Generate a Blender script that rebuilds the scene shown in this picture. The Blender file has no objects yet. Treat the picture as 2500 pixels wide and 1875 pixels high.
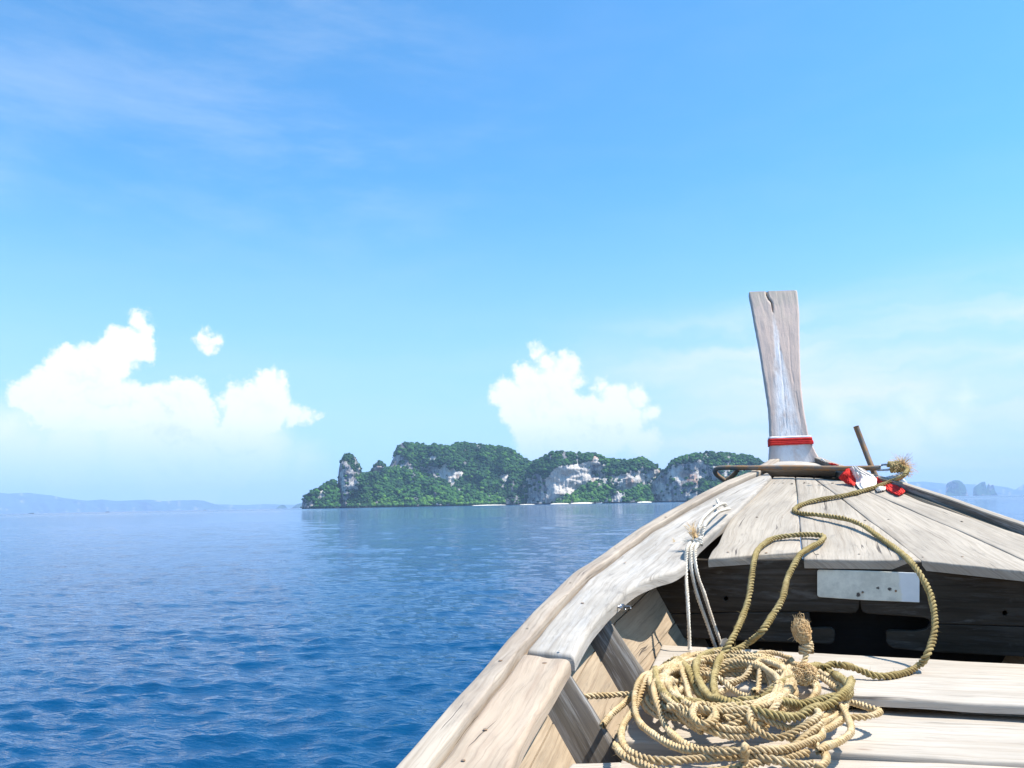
import bpy, math, random
import numpy as np
from mathutils import Vector, noise as mnoise
random.seed(7); rng = np.random.default_rng(7)
C = bpy.context.scene
R = math.radians

# ------------------------------------------------------------------ camera
EYE = 1.35                       # eye height above the water, metres
AZ, PITCH, ROLL = R(-15), R(8.66), R(1.06)
FPX, PW, PH = 1925.0, 2500, 1875
fwd = np.array([math.sin(AZ)*math.cos(PITCH), math.cos(AZ)*math.cos(PITCH), math.sin(PITCH)])
r0 = np.array([math.cos(AZ), -math.sin(AZ), 0.]); u0 = np.cross(r0, fwd)
rgt = r0*math.cos(ROLL) - u0*math.sin(ROLL); upv = u0*math.cos(ROLL) + r0*math.sin(ROLL)
cam_d = bpy.data.cameras.new('camera'); cam = bpy.data.objects.new('camera', cam_d); C.collection.objects.link(cam)
from mathutils import Matrix
cam.matrix_world = Matrix(((rgt[0], upv[0], -fwd[0], 0), (rgt[1], upv[1], -fwd[1], 0), (rgt[2], upv[2], -fwd[2], EYE), (0, 0, 0, 1)))
cam_d.sensor_width = 36; cam_d.lens = 36*FPX/PW; cam_d.clip_start = .05; cam_d.clip_end = 60000
C.camera = cam

SUN_EL, SUN_AZ = R(59), R(88)    # azimuth from +Y (the boat's heading) towards +X
EXPOSURE = 0.92
SKY_STRENGTH = 0.11
sd = bpy.data.lights.new('sun', 'SUN'); sd.energy = 4.2; sd.angle = R(.53); sd.color = (1, .95, .87)
so = bpy.data.objects.new('sun', sd); C.collection.objects.link(so)
so.rotation_euler = Vector((-math.sin(SUN_AZ)*math.cos(SUN_EL), -math.cos(SUN_AZ)*math.cos(SUN_EL), -math.sin(SUN_EL))).to_track_quat('-Z', 'Y').to_euler()
vs = C.view_settings; vs.view_transform = 'Standard'; vs.look = 'None'; vs.gamma = 1; vs.exposure = EXPOSURE; vs.use_curve_mapping = False
C.render.engine = 'CYCLES'
C.cycles.use_denoising = True
C.cycles.max_bounces = 6; C.cycles.diffuse_bounces = 3; C.cycles.glossy_bounces = 3; C.cycles.volume_bounces = 1
C.cycles.transparent_max_bounces = 8
C.cycles.sample_clamp_indirect = 8

# ------------------------------------------------------------------ node helper
class NT:
    def __init__(s, tree): s.t = tree; s.n = tree.nodes; s.l = tree.links
    def new(s, typ, props=None, **ins):
        nd = s.n.new(typ)
        for k, v in (props or {}).items(): setattr(nd, k, v)
        for k, v in ins.items():
            key = int(k[1:]) if k[0] == '_' else k.replace('_', ' ')
            s.set(nd.inputs[key], v)
        return nd
    def set(s, inp, v):
        if isinstance(v, bpy.types.NodeSocket): s.l.new(v, inp)
        elif isinstance(v, bpy.types.Node): s.l.new(v.outputs[0], inp)
        elif isinstance(v, (tuple, list)) and inp.type == 'RGBA' and len(v) == 3: inp.default_value = (*v, 1)
        else: inp.default_value = v
    def m(s, op, a, b=None, c=None, clamp=False):
        nd = s.n.new('ShaderNodeMath'); nd.operation = op; nd.use_clamp = clamp
        for i, v in enumerate((a, b, c)):
            if v is not None: s.set(nd.inputs[i], v)
        return nd.outputs[0]
    def v(s, op, a, b=None, c=None):
        nd = s.n.new('ShaderNodeVectorMath'); nd.operation = op
        for i, x in enumerate((a, b, c)):
            if x is not None: s.set(nd.inputs[i], x)
        return nd.outputs['Value'] if op in ('DISTANCE', 'LENGTH', 'DOT_PRODUCT') else nd.outputs[0]
    def step(s, x, a, b):
        nd = s.n.new('ShaderNodeMapRange'); nd.interpolation_type = 'SMOOTHSTEP'
        s.set(nd.inputs[0], x); nd.inputs[1].default_value = a; nd.inputs[2].default_value = b
        return nd.outputs[0]
    def noise(s, vec, scale, detail=4, rough=.55, dist=0, color=False):
        nd = s.new('ShaderNodeTexNoise', Vector=vec, Scale=scale, Detail=detail, Roughness=rough, Distortion=dist)
        return nd.outputs['Color' if color else 0]
    def mix(s, f, a, b, mode='MIX'):
        nd = s.n.new('ShaderNodeMix'); nd.data_type = 'RGBA'; nd.blend_type = mode
        s.set(nd.inputs[0], f); s.set(nd.inputs[6], a); s.set(nd.inputs[7], b)
        return nd.outputs[2]
    def ramp(s, x, stops):
        nd = s.n.new('ShaderNodeValToRGB'); s.set(nd.inputs[0], x)
        e = nd.color_ramp.elements
        while len(e) < len(stops): e.new(.5)
        for q, (p, c) in zip(e, stops): q.position = p; q.color = (*c, 1)
        return nd.outputs[0]

def new_mat(name):
    m = bpy.data.materials.new(name); m.use_nodes = True
    t = NT(m.node_tree); b = t.n['Principled BSDF']
    return m, t, b

def ray(x, y): return fwd + rgt*((x-PW/2)/FPX) + upv*(-(y-PH/2)/FPX)     # survey ray of a photograph pixel
O = np.array([0, 0, EYE])
def azel(x, y):
    d = ray(x, y); return math.degrees(math.atan2(d[0], d[1])), math.degrees(math.atan2(d[2], math.hypot(d[0], d[1])))

# ------------------------------------------------------------------ world: sky with clouds
w = bpy.data.worlds.new('World'); C.world = w; w.use_nodes = True
t = NT(w.node_tree); bg = t.n['Background']
sky = t.new('ShaderNodeTexSky', {'sky_type': 'NISHITA', 'sun_disc': False, 'sun_elevation': SUN_EL, 'sun_rotation': SUN_AZ,
                                'air_density': 1.0, 'dust_density': .6, 'ozone_density': 2.0})
gen = t.new('ShaderNodeTexCoord').outputs['Generated']
sep = t.new('ShaderNodeSeparateXYZ', _0=gen)
dx, dy, dz = sep.outputs
azn = t.m('MULTIPLY', t.m('ARCTAN2', dx, dy), 57.2958)
eln = t.m('MULTIPLY', t.m('ARCSINE', dz), 57.2958)
P = t.new('ShaderNodeCombineXYZ', X=azn, Y=eln).outputs[0]
# a cloud is a union of puffs (azimuth, elevation, radius in degrees) with an edge broken by noise
CL1 = [(820,190,66),(880,262,58),(845,350,85),(760,330,75),(690,300,45),(690,420,115),(590,395,72),(505,372,42),(400,440,88),(500,540,150),
       (350,500,75),(240,580,75),(150,640,85),(300,690,150),(350,800,80),(560,700,190),(770,720,150),(870,705,95)]
CL2 = [(1235,300,50),(1298,318,44),(1255,368,50)]
CL3 = [(1600,560,68),(1690,570,52),(1510,630,75),(1400,650,70),(1340,690,40),(1620,690,125),(1470,750,130),(1760,760,70),(1850,770,50),(1915,758,26),(1400,840,90),(1600,830,100)]
CL4 = [(330,125,26),(372,165,38),(450,180,52),(500,225,30),(300,225,55),(215,275,50),(170,292,34),(400,280,92),(300,350,100),(580,258,30),(640,300,52),
       (720,290,40),(640,400,95),(500,420,125),(770,355,36),(350,460,90),(750,480,60)]
CL5 = [(1810,345,44),(1700,390,42),(1640,440,50),(1750,460,70),(1900,400,55),(1990,300,36),(1480,375,50),(1470,500,60)]
FNT = [(30,880,150),(120,1000,190),(400,1030,230),(800,980,230),(1080,900,160),(1550,1000,190),(1830,1060,85)]
def puffs(lst, k, o, gr=1.08):
    out = []
    for (x, y, r) in lst:
        a, e = azel(o[0]+x/k, o[1]+y/k); out.append((a, e, r/k/FPX*57.3*gr))
    return out
k1, o1, k4, o4 = 2.458, (0, 700), 1.58, (1100, 780)
bright = puffs(CL1, k1, o1) + puffs(CL2, k1, o1) + puffs(CL3, k1, o1)
mid = puffs(CL4, k4, o4, 1.22)
low5 = puffs(CL5, k4, o4, 1.25); faint = puffs(FNT, k1, o1)
# the same kind of cumulus goes on round the rest of the horizon
for i in range(16):
    a0 = 60 + i*17.5 + random.uniform(-4, 4)
    for j in range(3): bright.append((((a0 + random.uniform(-4, 4) + 180) % 360) - 180, random.uniform(3, 8), random.uniform(1.6, 3.4)))
wn = t.noise(P, .42, 9, .60, color=True)
wn2 = t.noise(P, 1.5, 5, .6, color=True)
Pw = t.v('ADD', P, t.v('MULTIPLY', t.v('SUBTRACT', wn, (.5, .5, .5)), (2.4, 2.4, 0)))
Pw = t.v('ADD', Pw, t.v('MULTIPLY', t.v('SUBTRACT', wn2, (.5, .5, .5)), (.9, .9, 0)))
wn3 = t.noise(P, 4.2, 4, .6, color=True)
Pw = t.v('ADD', Pw, t.v('MULTIPLY', t.v('SUBTRACT', wn3, (.5, .5, .5)), (.5, .5, 0)))
def union(lst):
    acc = None
    for (a, e, r) in lst:
        d = t.m('SUBTRACT', r, t.v('DISTANCE', Pw, (a, e, 0)))
        acc = d if acc is None else t.m('SMOOTH_MAX', acc, d, .35)
    return acc
dB, dM, dF, dL = union(bright), union(mid), union(faint), union(low5)
aB = t.step(dB, -.1, .45); aM = t.m('MULTIPLY', t.step(dM, -.1, .55), .97); aF = t.m('MULTIPLY', t.step(dF, -1.4, 2.0), 1.0)
# thick cloud thins out towards its foot
foot = t.m('ADD', .38, t.m('MULTIPLY', t.step(eln, 2.0, 6.8), .62))
aC = t.m('MULTIPLY', t.m('MAXIMUM', t.m('MAXIMUM', aB, aM), aF), foot); aC = t.m('MAXIMUM', aC, t.m('MULTIPLY', t.step(dL, -.5, 1.3), .60))
puff = t.noise(Pw, 1.1, 6, .6)
body = t.m('MULTIPLY', t.step(t.m('MAXIMUM', dB, dM), .5, 3.8), t.step(puff, .30, .62))
lowc = t.m('SUBTRACT', 1, t.step(eln, 2.5, 7.0))
shade = t.m('MAXIMUM', t.m('MULTIPLY', body, .55), t.m('MULTIPLY', lowc, .5), clamp=True)
bil = lambda v_: t.m('ADD', t.noise(v_, .55, 5, .55), t.m('MULTIPLY', t.noise(v_, 1.7, 3, .5), .45))      # heaped tops brightened from the upper right
relief_ = t.m('SUBTRACT', bil(Pw), bil(t.v('ADD', Pw, (.35, .55, 0))))
shade = t.m('ADD', t.m('MULTIPLY', shade, .50), t.m('MULTIPLY', t.m('MULTIPLY', t.step(relief_, .06, -.30), t.step(t.m('MAXIMUM', dB, dM), .2, 2.0)), .60), clamp=True)
ccol = t.mix(shade, (5.9, 5.95, 6.0), (4.0, 4.6, 5.5))
# thin high cloud: streaks low on the right, ripples higher up
Pst = t.v('MULTIPLY', t.v('ADD', P, t.v('MULTIPLY', wn, (0, 2.5, 0))), (.045, .34, 0))
st = t.m('MULTIPLY', t.step(t.noise(Pst, 1.0, 4, .5), .30, .72), t.m('MULTIPLY', t.step(eln, 16, 8), 1.0))
stA = t.m('MULTIPLY', st, t.m('ADD', .12, t.m('MULTIPLY', t.step(azn, -16, 6), 1.1)))
Pci = t.new('ShaderNodeMapping', Vector=P, Rotation=(0, 0, R(28)), Scale=(.05, .19, 1)).outputs[0]
ci = t.m('MULTIPLY', t.step(t.noise(Pci, 1.0, 7, .62, .2), .38, .78), t.m('MULTIPLY', t.step(eln, 12, 22), .22))
ci = t.m('MULTIPLY', ci, t.m('ADD', .2, t.m('MULTIPLY', t.step(azn, -8, -30), .9)))
base = t.mix(1.0, sky, (.49, 1.07, 1.33), 'MULTIPLY')
veil = t.m('MULTIPLY', t.step(eln, 24, 1), .72)
c = t.mix(veil, base, (2.75, 3.80, 5.4))
c = t.mix(t.m('MULTIPLY', t.m('MULTIPLY', t.step(eln, 15, 5), t.step(azn, -18, 4)), .38), c, (4.3, 4.75, 5.3))
c = t.mix(t.m('ADD', stA, ci, clamp=True), c, (4.6, 5.05, 5.5))
c = t.mix(aC, c, ccol)
t.set(bg.inputs[0], c); bg.inputs[1].default_value = SKY_STRENGTH
w.cycles.sampling_method = 'MANUAL'; w.cycles.sample_map_resolution = 512

# ------------------------------------------------------------------ object helpers
def link(o, parent=None):
    C.collection.objects.link(o)
    if parent is not None: o.parent = parent
    return o
def mesh(name, V, Fc, mat, parent=None, smooth=True, uv=None, mats=None):
    me = bpy.data.meshes.new(name)
    V = np.asarray(V, dtype=np.float32)
    if isinstance(Fc, np.ndarray):
        n, k = Fc.shape
        me.vertices.add(len(V)); me.vertices.foreach_set('co', V.ravel())
        me.loops.add(n*k); me.loops.foreach_set('vertex_index', Fc.astype(np.int32).ravel())
        me.polygons.add(n); me.polygons.foreach_set('loop_start', np.arange(0, n*k, k, dtype=np.int32))
        me.update(calc_edges=True); me.validate()
    else:
        me.from_pydata([tuple(map(float, v)) for v in V], [], Fc)
    if smooth: me.polygons.foreach_set('use_smooth', np.ones(len(me.polygons), bool))
    if uv is not None:
        ul = me.uv_layers.new(name='UVMap'); li = np.zeros(len(me.loops), np.int32); me.loops.foreach_get('vertex_index', li)
        ul.data.foreach_set('uv', np.asarray(uv, np.float32)[li].ravel())
    me.materials.append(mat)
    return link(bpy.data.objects.new(name, me), parent)
def tag(o, label=None, cat=None, group=None, kind=None):
    for k, v in (('label', label), ('category', cat), ('group', group), ('kind', kind)):
        if v: o[k] = v
    return o
def empty(name, loc, label, cat, **k):
    e = link(bpy.data.objects.new(name, None)); e.location = loc; e.empty_display_size = .2
    return tag(e, label, cat, **k)
def rebase(root):
    """children are modelled in world metres; keep them there under a moved Empty"""
    for ch in [o for o in bpy.data.objects if o.parent == root]: ch.matrix_parent_inverse = Matrix.Translation(root.location).inverted()
def grid_faces(n, m, wrap=False):
    i, j = np.meshgrid(np.arange(n-1), np.arange(m if wrap else m-1), indexing='ij')
    j2 = (j+1) % m
    return np.stack([i*m+j, i*m+j2, (i+1)*m+j2, (i+1)*m+j], -1).reshape(-1, 4)
def catmull(P_, step):
    P_ = np.asarray(P_, float); Q = np.vstack([2*P_[0]-P_[1], P_, 2*P_[-1]-P_[-2]]); out = []
    for i in range(len(P_)-1):
        p0, p1, p2, p3 = Q[i:i+4]; n = max(2, int(np.linalg.norm(p2-p1)/step)+1)
        s = np.linspace(0, 1, n, endpoint=False)[:, None]
        out.append(.5*((2*p1)+(-p0+p2)*s+(2*p0-5*p1+4*p2-p3)*s**2+(-p0+3*p1-3*p2+p3)*s**3))
    out.append(P_[-1:]); return np.vstack(out)
def resample(P_, n):
    P_ = np.asarray(P_, float); d = np.r_[0, np.cumsum(np.linalg.norm(np.diff(P_, axis=0), axis=1))]
    s = np.linspace(0, d[-1], n); return np.stack([np.interp(s, d, P_[:, k]) for k in range(P_.shape[1])], 1)
def vnoise(a, b=0., c=0.): return mnoise.noise((a, b, c))
def frames(pts):
    T = np.gradient(pts, axis=0); T /= np.linalg.norm(T, axis=1)[:, None]+1e-12
    N = np.zeros_like(T); a = np.array([0, 0, 1.]) if abs(T[0, 2]) < .9 else np.array([1., 0, 0])
    n = a - T[0]*a.dot(T[0]); N[0] = n/np.linalg.norm(n)
    for i in range(1, len(T)):
        n = N[i-1]-T[i]*N[i-1].dot(T[i]); N[i] = n/(np.linalg.norm(n)+1e-12)
    return T, N, np.cross(T, N)
def tube(pts, rad, k=8, cap=True):
    T, N, B = frames(pts); rad = np.broadcast_to(rad, (len(pts),)); a = np.linspace(0, 2*np.pi, k, endpoint=False)
    V = pts[:, None]+(N[:, None]*np.cos(a)[None, :, None]+B[:, None]*np.sin(a)[None, :, None])*rad[:, None, None]
    F_ = [tuple(f) for f in grid_faces(len(pts), k, True)]
    if cap: F_ += [tuple(range(k)), tuple((len(pts)-1)*k+np.arange(k)[::-1])]
    return V.reshape(-1, 3), F_

# rail height along the boat, relative to the eye: the sheer sweeps up to the stem
SUy = np.array([-1.5, .5, 1.36, 2, 2.5, 3, 3.4, 3.9, 4.3, 4.7]); SUz = np.array([-.72, -.56, -.45, -.36, -.285, -.2, -.118, .05, .165, .27])
_ys = np.linspace(-2, 5.2, 721); _zs = np.interp(_ys, SUy, SUz); _k = np.exp(-.5*(np.arange(-20, 21)/8.)**2); _k /= _k.sum()
_zs = np.convolve(np.pad(_zs, 20, 'edge'), _k, 'valid')
def S(y): return np.interp(y, _ys, _zs)
XC = .36                                                          # the boat's centre line
WUy = [-1.5, 0, 1.366, 2.08, 2.42, 2.757, 3.11, 3.41, 3.68, 4.02, 4.25, 4.6]; WUw = [.90, .95, .945, .938, .925, .894, .816, .735, .589, .383, .228, .09]
def Wd(y): return np.interp(y, WUy, WUw)
def on_sheer(x, y, off=0.):
    d = ray(x, y); ts = np.linspace(.8, 7, 6000); Q = ts[:, None]*d
    f = Q[:, 2]-(S(Q[:, 1])+off); k = np.where(np.diff(np.sign(f)) != 0)[0]
    return None if len(k) == 0 else Q[k[0]]+O
def at_z(x, y, z): d = ray(x, y); return d*(z/d[2])+O            # z relative to the eye
def at_y(x, y, Y): d = ray(x, y); return d*(Y/d[1])+O

# ------------------------------------------------------------------ materials
def wood(name, ca, cb, cc, crack=.5, spots=.5, dirt=.4, rough=.75, bump=.6, white=0.):
    m, t, b = new_mat(name)
    uv = t.new('ShaderNodeTexCoord').outputs['UV']
    def sc(sx, sy): return t.v('MULTIPLY', uv, (sx, sy, 1))
    warp = t.v('ADD', uv, t.v('MULTIPLY', t.noise(uv, 3.5, 3, color=True), (.0, .05, 0)))
    g = t.noise(t.v('MULTIPLY', warp, (2.2, 55, 1)), 1, 5, .6); fine = t.noise(t.v('MULTIPLY', warp, (5, 120, 1)), 1, 3, .65)
    bl = t.noise(sc(3.2, 6), 1, 5, .62, .4); b2 = t.noise(sc(6, 26), 1, 6, .7, .3)
    col = t.mix(t.step(bl, .32, .68), ca, cb)
    col = t.mix(t.m('MULTIPLY', t.step(g, .42, .68), .55), col, cc)
    col = t.mix(t.m('MULTIPLY', t.step(fine, .48, .70), .34), col, tuple(x*.45 for x in cc))
    if white: col = t.mix(t.m('MULTIPLY', t.step(t.noise(sc(3, 34), 1, 6, .7, .4), .50, .62), white), col, (.66, .66, .66))
    dm = t.m('MULTIPLY', t.step(b2, .54, .72), dirt)
    col = t.mix(dm, col, (.13, .115, .10))
    cr = t.m('SUBTRACT', 1, t.step(t.m('ABSOLUTE', t.m('SUBTRACT', t.noise(t.v('MULTIPLY', warp, (.55, 26, 1)), 1, 1, .4), .5)), 0, .010))
    cr = t.m('MULTIPLY', t.m('MULTIPLY', cr, t.step(t.noise(sc(2.6, 9), 1.3, 2), .56, .66)), crack)
    col = t.mix(cr, col, (.05, .04, .035))
    vo = t.new('ShaderNodeTexVoronoi', Vector=sc(3.1, 7.5), Scale=1.0)
    sp = t.m('SUBTRACT', 1, t.step(t.m('ADD', vo.outputs['Distance'], t.m('MULTIPLY', t.m('SUBTRACT', b2, .5), .12)), .015, .085))
    sp = t.m('MULTIPLY', t.m('MULTIPLY', sp, t.step(t.new('ShaderNodeSeparateXYZ', _0=vo.outputs['Color']).outputs[0], .45, .5)), spots)
    col = t.mix(sp, col, (.17, .085, .055))
    t.set(b.inputs['Base Color'], col); b.inputs['Roughness'].default_value = rough
    h = t.m('ADD', t.m('MULTIPLY', g, .6), t.m('ADD', t.m('MULTIPLY', fine, .35), t.m('MULTIPLY', b2, .5)))
    h = t.m('SUBTRACT', h, t.m('MULTIPLY', cr, 1.6))
    bp = t.new('ShaderNodeBump', Strength=bump, Distance=.0025, Height=h); t.set(b.inputs['Normal'], bp)
    b.inputs['Specular IOR Level'].default_value = .3
    return m
M = {}
M['deck'] = wood('weathered_deck_wood', (0.449, 0.382, 0.303), (0.346, 0.295, 0.236), (0.279, 0.225, 0.170), .9, .7, .45)
M['cap'] = wood('near_gunwale_wood', (0.479, 0.373, 0.275), (0.379, 0.298, 0.218), (0.323, 0.228, 0.160), .9, 1., .22)
M['cap_pale'] = wood('bleached_gunwale_wood', (0.470, 0.418, 0.357), (0.361, 0.324, 0.278), (0.265, 0.225, 0.184), .8, .5, .55, white=.16)
M['rail'] = wood('outer_rail_wood', (0.465, 0.390, 0.307), (0.345, 0.278, 0.217), (0.255, 0.195, 0.143), .9, 1., .5)
M['floor'] = wood('pale_floor_wood', (0.530, 0.462, 0.383), (0.440, 0.381, 0.311), (0.371, 0.299, 0.228), .9, .5, .25)
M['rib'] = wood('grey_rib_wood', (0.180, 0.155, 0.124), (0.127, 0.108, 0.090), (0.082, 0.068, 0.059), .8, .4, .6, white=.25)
M['hull'] = wood('inner_hull_wood', (0.449, 0.345, 0.236), (0.349, 0.266, 0.179), (0.249, 0.176, 0.115), .9, 1., .5)
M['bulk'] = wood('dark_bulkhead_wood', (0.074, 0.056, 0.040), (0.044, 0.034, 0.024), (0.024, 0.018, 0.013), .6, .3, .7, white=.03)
M['black'] = wood('under_deck_shade', (.010, .009, .008), (.008, .007, .006), (.006, .005, .005), 0, 0, 0)  # near-black colour standing in for the darkness under the deck
for q_ in ('bulk',): M[q_].node_tree.nodes['Principled BSDF'].inputs['Specular IOR Level'].default_value = .08
M['dark'] = wood('under_deck_wood', (.05, .045, .04), (.04, .035, .03), (.03, .025, .02), .2, .1, .2)
def post_material():
    m, t, b = new_mat('stem_post_wood')
    uv = t.new('ShaderNodeTexCoord').outputs['UV']
    s = t.new('ShaderNodeSeparateXYZ', _0=uv); u_, v_ = s.outputs[0], s.outputs[1]      # u: height in metres, v: -0.15..0.15 across
    n1 = t.noise(t.v('MULTIPLY', uv, (5, 45, 1)), 1, 5, .65); n2 = t.noise(t.v('MULTIPLY', uv, (9, 12, 1)), 1, 6, .7); n3 = t.noise(t.v('MULTIPLY', uv, (3, 9, 1)), 1, 5, .6)
    col = t.mix(t.step(n3, .35, .65), (.66, .49, .395), (.55, .43, .36))
    col = t.mix(t.m('MULTIPLY', t.step(n1, .5, .75), .45), col, (.33, .26, .23))
    # bleached tongue that widens towards the foot
    wid = t.m('ADD', .012, t.m('MULTIPLY', t.m('SUBTRACT', 1.0, t.step(u_, .12, .78)), .09))
    cx = t.m('ADD', t.m('MULTIPLY', u_, -.02), .0)
    dd = t.m('ADD', t.m('ABSOLUTE', t.m('SUBTRACT', v_, cx)), t.m('MULTIPLY', t.m('SUBTRACT', n2, .5), .10))
    tongue = t.m('SUBTRACT', 1, t.step(t.m('DIVIDE', dd, wid), .55, 1.25))
    tongue = t.m('MULTIPLY', tongue, t.m('SUBTRACT', 1, t.step(u_, .70, .86)))
    col = t.mix(t.m('MULTIPLY', tongue, t.m('MULTIPLY', t.step(n2, .25, .6), .85)), col, (.86, .83, .80))
    top = t.m('MULTIPLY', t.step(u_, .72, .88), t.step(n2, .38, .60))
    col = t.mix(t.m('MULTIPLY', top, .5), col, (.42, .38, .29))
    col = t.mix(t.m('MULTIPLY', t.step(n2, .60, .74), .5), col, (.30, .25, .235))
    t.set(b.inputs['Base Color'], col); b.inputs['Roughness'].default_value = .8
    bp = t.new('ShaderNodeBump', Strength=.8, Distance=.005, Height=t.m('ADD', n1, n2)); t.set(b.inputs['Normal'], bp)
    return m
M['post'] = post_material()
def rope_mat(name, a, b_, c_):
    m, t, b = new_mat(name); p = t.new('ShaderNodeTexCoord').outputs['Object']
    n = t.noise(p, 14, 4, .6); f = t.noise(p, 420, 2, .6); g = t.noise(p, 90, 4, .7)
    n0 = t.noise(p, 5, 3, .6); col = t.mix(t.step(n, .38, .62), a, b_); col = t.mix(t.m('MULTIPLY', t.step(g, .50, .66), .65), col, c_); col = t.mix(t.m('MULTIPLY', t.step(n0, .48, .66), .45), col, c_)
    t.set(b.inputs['Base Color'], col); b.inputs['Roughness'].default_value = .9; b.inputs['Specular IOR Level'].default_value = .15
    t.set(b.inputs['Normal'], t.new('ShaderNodeBump', Strength=.7, Distance=.0012, Height=f)); return m
M['rope'] = rope_mat('tan_rope', (.53, .385, .20), (.61, .475, .29), (.33, .205, .085))
M['olive'] = rope_mat('olive_rope', (.335, .25, .10), (.41, .32, .15), (.19, .125, .05))
M['white_rope'] = rope_mat('white_rope', (.66, .59, .48), (.74, .69, .60), (.45, .35, .25))
M['fray'] = rope_mat('frayed_fibre', (.72, .48, .24), (.80, .60, .34), (.46, .27, .11))
def simple(name, c1, c2, scale, rough=.7, metal=0, bump=.3, dist=.002, spec=.4):
    m, t, b = new_mat(name); p = t.new('ShaderNodeTexCoord').outputs['Object']
    n = t.noise(p, scale, 6, .65)
    t.set(b.inputs['Base Color'], t.mix(t.step(n, .40, .62), c1, c2)); b.inputs['Roughness'].default_value = rough; b.inputs['Metallic'].default_value = metal
    b.inputs['Specular IOR Level'].default_value = spec
    t.set(b.inputs['Normal'], t.new('ShaderNodeBump', Strength=bump, Distance=dist, Height=n)); return m
M['iron'] = simple('rusty_iron', (.17, .145, .12), (.30, .16, .07), 22, .75, .15, .6)
M['steel'] = simple('dull_steel', (.45, .46, .48), (.3, .3, .3), 60, .35, .9)
M['red'] = simple('red_cloth', (.72, .045, .03), (.60, .03, .03), 30, .85, 0, .3, .001, .2)
M['white'] = simple('cream_cloth', (.80, .74, .66), (.72, .63, .54), 18, .85, 0, .3, .001, .2)
M['purewhite'] = simple('white_cloth', (.82, .80, .78), (.76, .73, .70), 18, .85, 0, .2, .001, .2)
M['sand'] = simple('beach_sand', (.72, .66, .54), (.62, .55, .44), .2, .9)
M['boat_white'] = simple('white_boat_paint', (.8, .8, .78), (.7, .7, .68), 2, .5)
M['boat_dark'] = simple('dark_boat_wood', (.06, .045, .035), (.10, .06, .04), 2, .7)

def plate_material():
    m, t, b = new_mat('chipped_white_plate'); uv = t.new('ShaderNodeTexCoord').outputs['UV']
    n = t.noise(uv, 9, 7, .72); n2 = t.noise(uv, 30, 5, .7); s = t.new('ShaderNodeSeparateXYZ', _0=uv)
    col = t.mix(t.step(n, .38, .60), (.74, .70, .57), (.56, .53, .43))
    col = t.mix(t.m('MULTIPLY', t.step(t.m('ADD', s.outputs[0], t.m('MULTIPLY', n, .06)), .285, .295), .7), col, (.74, .76, .78))
    vo = t.new('ShaderNodeTexVoronoi', Vector=uv, Scale=15).outputs[0]
    chip = t.m('SUBTRACT', 1, t.step(t.m('ADD', vo, t.m('MULTIPLY', t.m('SUBTRACT', n2, .5), .5)), .05, .11))
    col = t.mix(chip, col, (.05, .04, .03))
    t.set(b.inputs['Base Color'], col); b.inputs['Roughness'].default_value = .5
    t.set(b.inputs['Normal'], t.new('ShaderNodeBump', Strength=.3, Distance=.001, Height=n)); return m
M['plate'] = plate_material()

def foliage():
    m, t, b = new_mat('island_foliage')
    a = t.new('ShaderNodeAttribute', {'attribute_name': 'tint'}).outputs['Fac']
    p = t.new('ShaderNodeTexCoord').outputs['Object']
    n = t.noise(p, .35, 3, .6)
    col = t.ramp(t.m('ADD', t.m('MULTIPLY', a, .8), t.m('MULTIPLY', n, .25)), [(.1, (.010, .036, .016)), (.4, (.020, .070, .017)), (.7, (.046, .130, .020)), (1, (.11, .22, .026))])
    t.set(b.inputs['Base Color'], col); b.inputs['Roughness'].default_value = .8; b.inputs['Specular IOR Level'].default_value = .15
    return m
M['foliage'] = foliage()
def rock():
    m, t, b = new_mat('limestone')
    p = t.new('ShaderNodeTexCoord').outputs['Object']
    br = t.new('ShaderNodeAttribute', {'attribute_name': 'pale'}).outputs['Fac']
    vg = t.new('ShaderNodeAttribute', {'attribute_name': 'veg'}).outputs['Fac']
    wp = t.v('ADD', p, t.v('MULTIPLY', t.noise(p, .06, 3, color=True), (6, 6, 4)))
    st = t.noise(t.v('MULTIPLY', wp, (.22, .22, .035)), 1, 6, .68); s2 = t.noise(t.v('MULTIPLY', wp, (.30, .30, .028)), 1, 6, .74); bl = t.noise(wp, .045, 5, .65); fn = t.noise(p, .5, 5, .7)
    grey = t.mix(t.step(st, .38, .64), (.19, .18, .185), (.36, .335, .31))
    whit = t.mix(t.step(s2, .36, .60), (.46, .42, .38), (.76, .68, .59))
    col = t.mix(t.step(t.m('ADD', br, t.m('MULTIPLY', t.m('SUBTRACT', t.m('ADD', bl, st), 1.0), 1.6)), .22, .60), grey, whit)
    col = t.mix(t.m('MULTIPLY', t.step(t.noise(wp, .03, 4, .6), .56, .66), .65), col, (.46, .25, .155))
    col = t.mix(t.m('MULTIPLY', t.step(s2, .53, .66), .75), col, (.07, .075, .09))
    col = t.mix(vg, col, t.mix(t.step(fn, .4, .6), (.02, .06, .022), (.035, .085, .025)))
    zz = t.m('ADD', t.new('ShaderNodeSeparateXYZ', _0=p).outputs[2], t.m('MULTIPLY', fn, -1.6))      # the dark wet notch at the tide line
    col = t.mix(t.step(zz, 1.5, .7), col, (.045, .043, .04))
    t.set(b.inputs['Base Color'], col); b.inputs['Roughness'].default_value = .9; b.inputs['Specular IOR Level'].default_value = .1
    h = t.m('ADD', t.m('MULTIPLY', s2, 1.0), t.m('ADD', st, fn))
    t.set(b.inputs['Normal'], t.new('ShaderNodeBump', Strength=.9, Distance=2.0, Height=h)); return m
M['rock'] = rock()
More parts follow.
